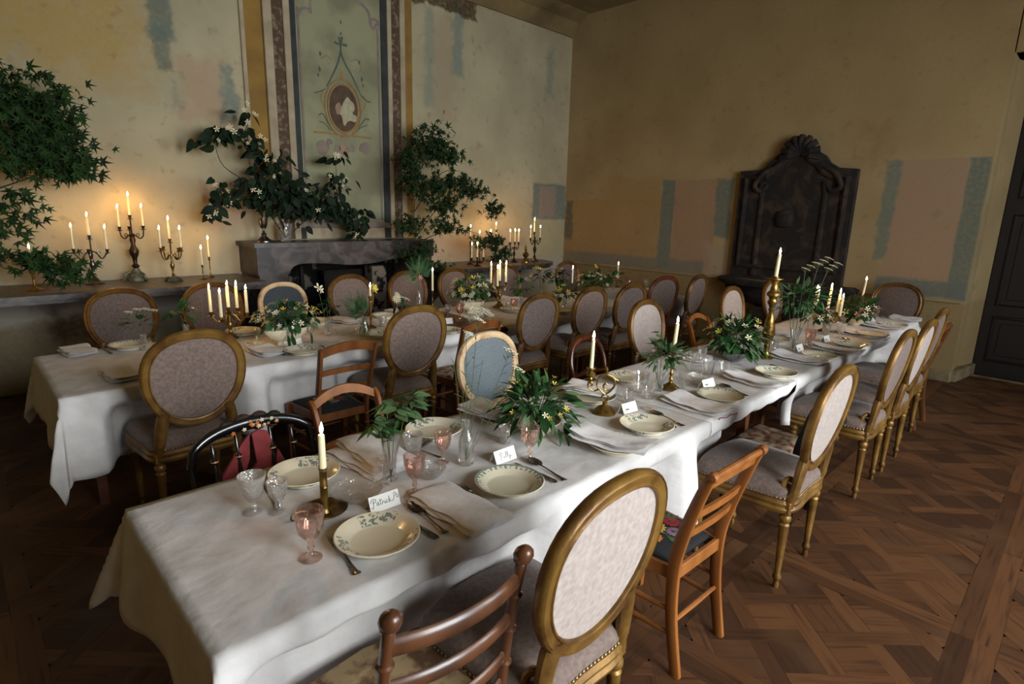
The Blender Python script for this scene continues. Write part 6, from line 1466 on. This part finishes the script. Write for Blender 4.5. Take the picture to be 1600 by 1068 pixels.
p_ = (4.544, 1.538); filled(vase_f, p_, 'tall fluted glass vase between the tall brass candlestick and pink goblet', 1.25)
tips = [(-.06, .03, .50), (.04, .0, .62), (.12, -.06, .66), (.22, -.1, .62), (-.1, .05, .42)]
t = posy('tall_greenery', 'tall greenery with white umbels in the fluted vase before the stone fountain', p_, .5, tips, .0022)
bouquet(t, (.0, 0, .40), (.22, .22, .14), ['narrow', 'lance', 'fern', 'lance_pale', 'lance'], 150, .08, 32, -.7, .15)
for tp in tips[1:4]:
    for k in range(3): put_leaf(t, 'umbel', Vector(tp) + Vector((.04 * k - .03, -.02 * k, .02 * k - .02)), (.2, -.3, 1), .04, r5)
p_ = (4.885, 1.543); filled(vase_s, p_, 'slim glass vase just behind the farthest pink goblet')
t = posy('pink_posy', 'leafy posy with small pink roses behind the farthest pink goblet', p_, .2, [(-.02, .02, .2), (.05, -.02, .22)])
bouquet(t, (.02, 0, .22), (.13, .13, .11), ['lance', 'broad', 'lance'], 80, .07, 33, -.4, .2, ('pink', 'white'), 10, .03)
# back table
p_ = (0.881, 4.526); filled(vase_s, p_, 'leftmost bud vase on the back table, holding white umbels')
t = posy('white_umbel_posy', 'white umbels and green leaves in the leftmost bud vase', p_, .2, [(-.05, .0, .22), (.0, 0, .26), (.06, 0, .25), (-.1, .02, .16), (.08, 0, .18)])
bouquet(t, (-.01, 0, .17), (.13, .08, .06), ['lance', 'broad', 'lance_pale'], 26, .06, 34, -.5, 0)
for x in (-.07, -.02, .03, .08): put_leaf(t, 'umbel', (x, 0, .24 + .01 * cos(x * 30)), (.1, -.2, 1), .035, r5)
p_ = (1.198, 4.710); filled(vase_s, p_, 'bud vase mostly hidden behind the wide gilt chair')
t = posy('dark_leaf_sprig', 'dark leafy sprig beside the carved gilt chair, above the wide chair back', p_, .2, [(-.03, 0, .2), (.02, .0, .24)])
bouquet(t, (-.01, 0, .17), (.10, .08, .11), ['broad', 'lance', 'fern'], 28, .09, 35, -.5, .1, ('white',), 3, .015)
p_ = (2.077, 4.188); filled(vase_s, p_, 'clear bud vase with sprigs right of the flower-filled tureen', 1.2)
t = posy('sprig_with_white_bloom', 'thin sprigs with one pale bloom, left of the glass dish on the back table', p_, .3, [(-.06, .02, .36), (.02, 0, .22), (-.01, 0, .25)])
bouquet(t, (.01, 0, .22), (.07, .06, .07), ['lance', 'broad', 'lance_pale'], 22, .06, 36, -.6, 0); put_leaf(t, 'white', (-.06, .02, .37), (.1, -.8, .5), .04, r5); put_leaf(t, 'white', (-.05, .0, .355), (.4, -.8, .2), .03, r5)
p_ = (2.298, 4.018); filled(carafe, p_, 'pale green glass carafe with fern fronds on the back table', 1.2)
t = posy('fern_spray', 'long fern fronds with a yellow rose in the pale green carafe', p_, .3, [(-.12, .02, .38), (-.03, 0, .3), (.02, 0, .34), (.07, .0, .35)])
for k, (d, s_) in enumerate((((-.9, .1, .75), .28), ((-.6, 0, .9), .26), ((-.2, -.1, 1), .25), ((-.95, -.1, .25), .22), ((.1, .1, 1), .2), ((-.4, -.4, .5), .18))): put_leaf(t, 'fern_pale' if k % 2 else 'fern', (-.01, 0, .16), d, s_ * .85, r5, .3, (0, -1, .4))
put_leaf(t, 'yellow', (.08, -.01, .36), (.3, -.9, .3), .042, r5); put_leaf(t, 'bud', (.08, -.01, .36), (.3, -.9, .3), .03, r5)
p_ = (2.947, 4.520); filled(vase_s, p_, 'low glass holding daisies behind the mauve medallion chair', .6)
t = posy('daisy_posy', 'daisies with dark leaves in front of the gilt chair by the right jamb', p_, .1, [(-.03, 0, .13), (.05, 0, .13)])
bouquet(t, (.02, 0, .09), (.10, .08, .06), ['broad_dark', 'lance', 'broad'], 26, .06, 37, -.5, .2); put_leaf(t, 'daisy', (-.03, -.02, .17), (-.2, -.9, .4), .045, r5); put_leaf(t, 'daisy', (.0, .01, .20), (.3, -.7, .6), .04, r5); put_leaf(t, 'umbel', (.05, 0, .12), (.3, -.2, 1), .07, r5)
p_ = (3.283, 4.665); filled(bottle, p_, 'tall slim glass bottle with a fern spray, middle of the back table', 1.15)
t = posy('fern_plume', 'upright fern plume in the slim bottle before the right fireplace jamb', p_, .4, [(0, 0, .38), (-.02, 0, .36)])
for k, d in enumerate(((-.8, 0, .9), (-.35, 0, 1), (.1, 0, 1), (.5, 0, .9), (-1, -.1, .15), (.6, 0, .5), (-.6, -.3, .3))): put_leaf(t, 'fern' if k % 2 else 'fern_pale', (0, 0, .33), d, .22, r5, .3, (0, -1, .3))
put_leaf(t, 'pink', (0, -.02, .33), (0, -1, .3), .03, r5)
p_ = (3.133, 3.690); filled(vase_s, p_, 'bud vase at the table edge behind the thin brown oak chair', .8)
t = posy('white_umbel_spray', 'frothy white umbels hanging over the thin brown oak chair', p_, .2, [(-.06, -.06, .12), (.0, -.06, .15), (.07, -.06, .12), (.12, -.05, .09)])
for k in range(16): put_leaf(t, 'umbel', (r5.uniform(-.10, .15), r5.uniform(-.12, .02), r5.uniform(.04, .17)), (r5.uniform(-.4, .4), -.5, .9), r5.uniform(.035, .055), r5)
VL = ['small vase of leaves right of the four-candle candelabrum', 'small vase of yellow-green and dark red sprigs', 'small vase of purple and yellow pansies', 'small vase of yellow flowers before the far brass candlestick', 'small vase by the rightmost candle of the back table']
for j, (q, nm, lb, mix, fl_, hh) in enumerate((((4.324, 4.258), 'leafy_sprig', 'leafy sprig right of the four-candle candelabrum', ['lance', 'broad', 'fern'], ('white',), .2), ((4.979, 4.586), 'mixed_sprig', 'mixed yellow-green and dark red sprigs under the end of the right ledge', ['lance_pale', 'red', 'fern_pale', 'broad'], ('bud',), .26),
                                            ((5.000, 4.331), 'pansy_posy', 'purple and yellow pansies in front of the dark corner chair', ['broad_dark', 'lance'], ('pansy', 'yellow', 'pansy'), .26), ((4.644, 3.928), 'yellow_sprig', 'yellow flowered sprig before the far brass candlestick', ['broad', 'lance'], ('yellow',), .14), ((6.423, 4.583), 'trailing_sprig', 'leafy sprig with one pale rose by the rightmost candle of the back table', ['broad', 'lance'], ('white', 'yellow'), .14))):
    filled(vase_s, q, VL[j], 1.0); t = posy(nm, lb, q, hh, [(-.03, 0, hh * .9), (.03, 0, hh), (.0, .02, hh)])
    bouquet(t, (0, 0, hh), (.13, .10, .11), mix, 34, .08, 60 + j, -.6, .15, fl_, 6, .03)
p_ = (1.493, 4.194)
t = thing('loose_posy', 'small posy of dried flowers lying on the cloth left of the tureen', 'cut flowers', (p_[0], p_[1], TT + .008))
for k in range(14): put_leaf(t, r5.choice(['narrow', 'lance_pale', 'white', 'narrow']), (r5.uniform(-.06, .06), r5.uniform(-.03, .03), .008), (r5.uniform(-1, 1), r5.uniform(-1, 1), .3), r5.choice([.05, .02]), r5)

# --- mantelpiece arrangement
sv = (2.485, 1.365); V = thing('silver_compote', 'tarnished silver vase with flared foot at the left of the mantelpiece', 'vase', (sv[0], 6.42, 1.36))
m = MB(); m.lathe([(0, 0), (.10, 0), (.10, .012), (.06, .03), (.02, .07), (.03, .085), (.014, .10), (.012, .14)], 20, close=False); m.build('foot', silver, V, smooth=50)
m = MB(); m.lathe([(.012, .14), (.03, .15), (.045, .19), (.05, .26), (.046, .26), (.035, .19), (0, .155)], 20, close=False); m.build('cup', silver, V, smooth=50)
gv = (2.726, 1.368); G = put(tum_cut, (gv[0], 6.42), 'large clear glass vase of stems on the mantelpiece, right of the silver one', 0, 2.0, z=1.36)
def arrangement(name, label, base, branches, blobs, mix, size, seed, flowers=(), nf=0, fs=.03, twig=twig_m, face=(0, -1, .2), outward=.7, droop=.3, dens=1):
    """woody stems plus leaves set in clumps around them; blobs: (x, y, z, rx, ry, rz, count)"""
    r_ = random.Random(seed); t = thing(name, label, 'foliage', base); B = Vector(base); made = []; blobs = [b_[:6] + (int(b_[6] * dens),) for b_ in blobs]
    for br in branches:
        m = MB(); P = smooth_path([Vector(q) - B for q in br], 5); m.tube(P, [lerp(.007, .002, i / (len(P) - 1)) for i in range(len(P))], 6); m.build('branch', twig, t)
    for (x, y, z, rx, ry, rz, n) in blobs:
        for k in range(n):
            q = Vector((r_.gauss(0, .52), r_.gauss(0, .45), r_.gauss(0, .52))); p = Vector((x + q.x * rx, min(y + q.y * ry, YA - .12), z + q.z * rz)) - B
            d = Vector((q.x * outward + r_.uniform(-.6, .6), r_.uniform(-.7, .4), r_.uniform(-.6, .4) - droop)); made.append((r_.choice(mix), p, d, size * r_.uniform(.65, 1.3)))
    made.sort(key=lambda q: -q[3]); m = MB(); rest = None
    for i, (kd, p, d, sz) in enumerate(made):
        o = put_leaf(t, kd, p, d, sz, r_, .8, face)
        if i >= 300:
            M = o.matrix_basis.copy(); m.add([v.co for v in o.data.vertices], [tuple(f.vertices) for f in o.data.polygons], 0, M); rest = o.data.materials[0]; bpy.data.objects.remove(o)
    if rest: stuff(m.build('small_leaves', rest, t, smooth=0))
    for k in range(nf):
        (x, y, z, rx, ry, rz, n) = r_.choice(blobs); p = Vector((x + r_.gauss(0, .5) * rx, y - ry * r_.uniform(.2, .7), z + r_.gauss(0, .5) * rz)) - B; put_leaf(t, r_.choice(flowers), p, (r_.uniform(-.5, .5), -1, r_.uniform(-.2, .6)), fs * r_.uniform(.7, 1.2), r_)
    return t
def bl(q, rx, rz, n, y=6.38, ry=.16): return (q[0], y, q[1], rx, ry, rz, n)
def b3(q, y=6.38): return (q[0], y, q[1])
root = (gv[0], 6.42, 1.40)
arrangement('mantel_foliage', 'sprawling dark-leaved branches with white blossom arranged on the mantelpiece', root,
    [[root, b3((2.613, 1.756)), b3((2.390, 1.947)), b3((2.118, 2.122)), b3((2.045, 2.331)), b3((1.996, 2.447))], [root, b3((2.561, 1.889)), b3((2.423, 2.209)), b3((2.336, 2.423)), b3((2.414, 2.619))],
     [root, b3((2.905, 1.834)), b3((3.205, 1.915)), b3((3.471, 1.779)), b3((3.589, 1.557))], [root, b3((2.622, 1.891)), b3((2.723, 2.232))], [root, b3((2.398, 1.817)), b3((2.061, 1.743)), b3((1.991, 1.628))], [root, b3((3.139, 1.770)), b3((3.335, 2.065)), b3((3.331, 2.314))]],
    [bl((2.692, 1.894), .34, .22, 70), bl((2.456, 1.950), .22, .18, 26), bl((2.940, 1.800), .28, .18, 44), bl((3.277, 1.774), .26, .12, 34), bl((3.557, 1.632), .16, .12, 22), bl((2.584, 2.221), .20, .12, 22), bl((2.022, 2.408), .16, .12, 14),
     bl((2.157, 2.446), .14, .07, 8), bl((2.399, 2.586), .07, .16, 7), bl((2.450, 2.403), .08, .06, 5), bl((2.047, 1.868), .14, .16, 14), bl((1.983, 1.678), .09, .10, 7), bl((3.334, 2.029), .13, .10, 11), bl((3.339, 2.315), .08, .06, 5), bl((3.582, 1.466), .07, .14, 9)],
    ['broad_dark', 'broad_dark', 'lance_dark'], .11, 41, ('white',), 44, .03, droop=.5, dens=2.2)
# --- maple boughs
mr = (4.233, 0.880)
mb = (mr[0], 6.05, .0)
arrangement('maple_bough', 'tall green maple bough standing by the right fireplace jamb, one branch arching over the candles', (mr[0], 6.05, .0),
    [[(mr[0], 6.05, 0), b3((4.270, 1.004), 6.1), b3((4.266, 1.723), 6.15), b3((4.437, 2.432), 6.2), b3((4.739, 2.848), 6.2)], [b3((4.256, 1.408), 6.1), b3((4.699, 1.813), 6.15), b3((5.245, 1.997), 6.15), b3((5.659, 1.750), 6.1)], [b3((4.255, 1.329), 6.1), b3((4.727, 1.488), 6.05), b3((5.182, 1.446), 6.0), b3((5.582, 1.148), 6.0)],
     [b3((4.241, 1.724), 6.1), b3((4.662, 2.212), 6.1), b3((5.087, 2.238), 6.1)], [b3((4.271, 1.086), 6.1), b3((4.065, 1.411), 6.1)]],
    [bl((4.556, 2.559), .22, .20, 46, 6.15, .25), bl((4.243, 2.302), .16, .24, 34, 6.15, .2), bl((4.739, 2.458), .16, .12, 22, 6.1, .25), bl((4.432, 2.043), .30, .14, 44, 6.1, .25), bl((4.857, 2.104), .28, .12, 36, 6.05, .25), bl((5.146, 1.993), .20, .10, 18, 6.05, .2), bl((5.535, 1.792), .12, .12, 14, 6.05, .15),
     bl((4.661, 1.813), .26, .12, 26, 6.05, .2), bl((4.162, 1.567), .18, .12, 18, 6.1, .2), bl((4.674, 1.554), .22, .10, 18, 6.0, .2), bl((5.419, 1.356), .22, .10, 22, 6.0, .15), bl((5.631, 1.173), .12, .10, 12, 6.0, .1), bl((4.253, 1.208), .22, .14, 22, 6.05, .2), bl((4.554, 0.990), .16, .10, 12, 6.0, .2)],
    ['star'], .082, 42, droop=.15, dens=5)
ml = (0.186, 1.646)
arrangement('maple_bough', 'large maple bough reaching in from the left edge above the marble ledge', (ml[0], 6.3, 1.0),
    [[(ml[0], 6.3, 1.0), b3((0.280, 1.795), 6.2), b3((0.478, 2.148), 6.2), b3((0.663, 2.362), 6.2)], [b3((0.280, 1.795), 6.2), b3((0.522, 1.904), 6.15), b3((0.776, 2.019), 6.1)], [(ml[0], 6.3, 1.0), b3((0.286, 1.303), 6.1), b3((0.563, 1.294), 6.1), b3((0.757, 1.124), 6.1)]],
    [bl((0.561, 2.493), .32, .22, 66, 6.2, .25), bl((0.681, 2.339), .28, .24, 60, 6.15, .25), bl((0.465, 2.195), .34, .24, 60, 6.15, .25), bl((0.731, 2.118), .24, .14, 36, 6.1, .2), bl((0.826, 2.012), .14, .12, 18, 6.1, .15), bl((0.614, 1.999), .3, .10, 22, 6.1, .2), bl((0.376, 1.700), .18, .14, 16, 6.1, .2),
     bl((0.329, 1.492), .14, .10, 10, 6.1, .2), bl((0.361, 1.290), .22, .06, 12, 6.1, .15), bl((0.593, 1.244), .20, .07, 16, 6.05, .15), bl((0.702, 1.159), .12, .10, 14, 6.05, .1), bl((0.431, 2.659), .3, .2, 20, 6.2, .2)],
    ['star'], .082, 43, droop=.2, dens=4.5)

# ------------------------------------------------------------------ group phrases for the repeated things
GR = {'chair': 'chairs around the %s table', 'plate': 'plates on the %s table', 'napkin': 'folded napkins on the %s table', 'fork': 'forks on the %s table', 'spoon': 'spoons on the %s table', 'knife': 'knives on the %s table',
      'glass': 'drinking glasses on the %s table', 'place card': 'place cards on the %s table', 'centrepiece': 'flower centrepieces on the %s table', 'vase': 'small vases on the %s table', 'cut flowers': 'cut flowers on the %s table',
      'candle': 'lit candles on the %s', 'candlestick': 'candlesticks on the %s', 'candelabrum': 'candelabra on the %s', 'tablecloth': 'white linen tablecloths', 'table': 'dining tables under white cloths', 'ledge': 'marble ledges along the back wall', 'dish': 'glass dishes on the %s table', 'bowl': 'cut glass bowls on the %s table'}
for o in list(SC.objects):
    c = o.get('category')
    if o.parent is None and c in GR and not o.get('group'):
        y = o.location.y; g = GR[c]
        if '%s table' in g: w_ = 'mantelpiece' if y > 6 else 'front' if y < 2.75 else 'back'; g = g % w_ if w_ != 'mantelpiece' else 'vases on the mantelpiece'
        elif '%s' in g: g = g % (('left marble ledge' if o.location.x < 3 else 'right marble ledge') if y > 5.8 else 'front table' if y < 2.75 else 'back table')
        o['group'] = g
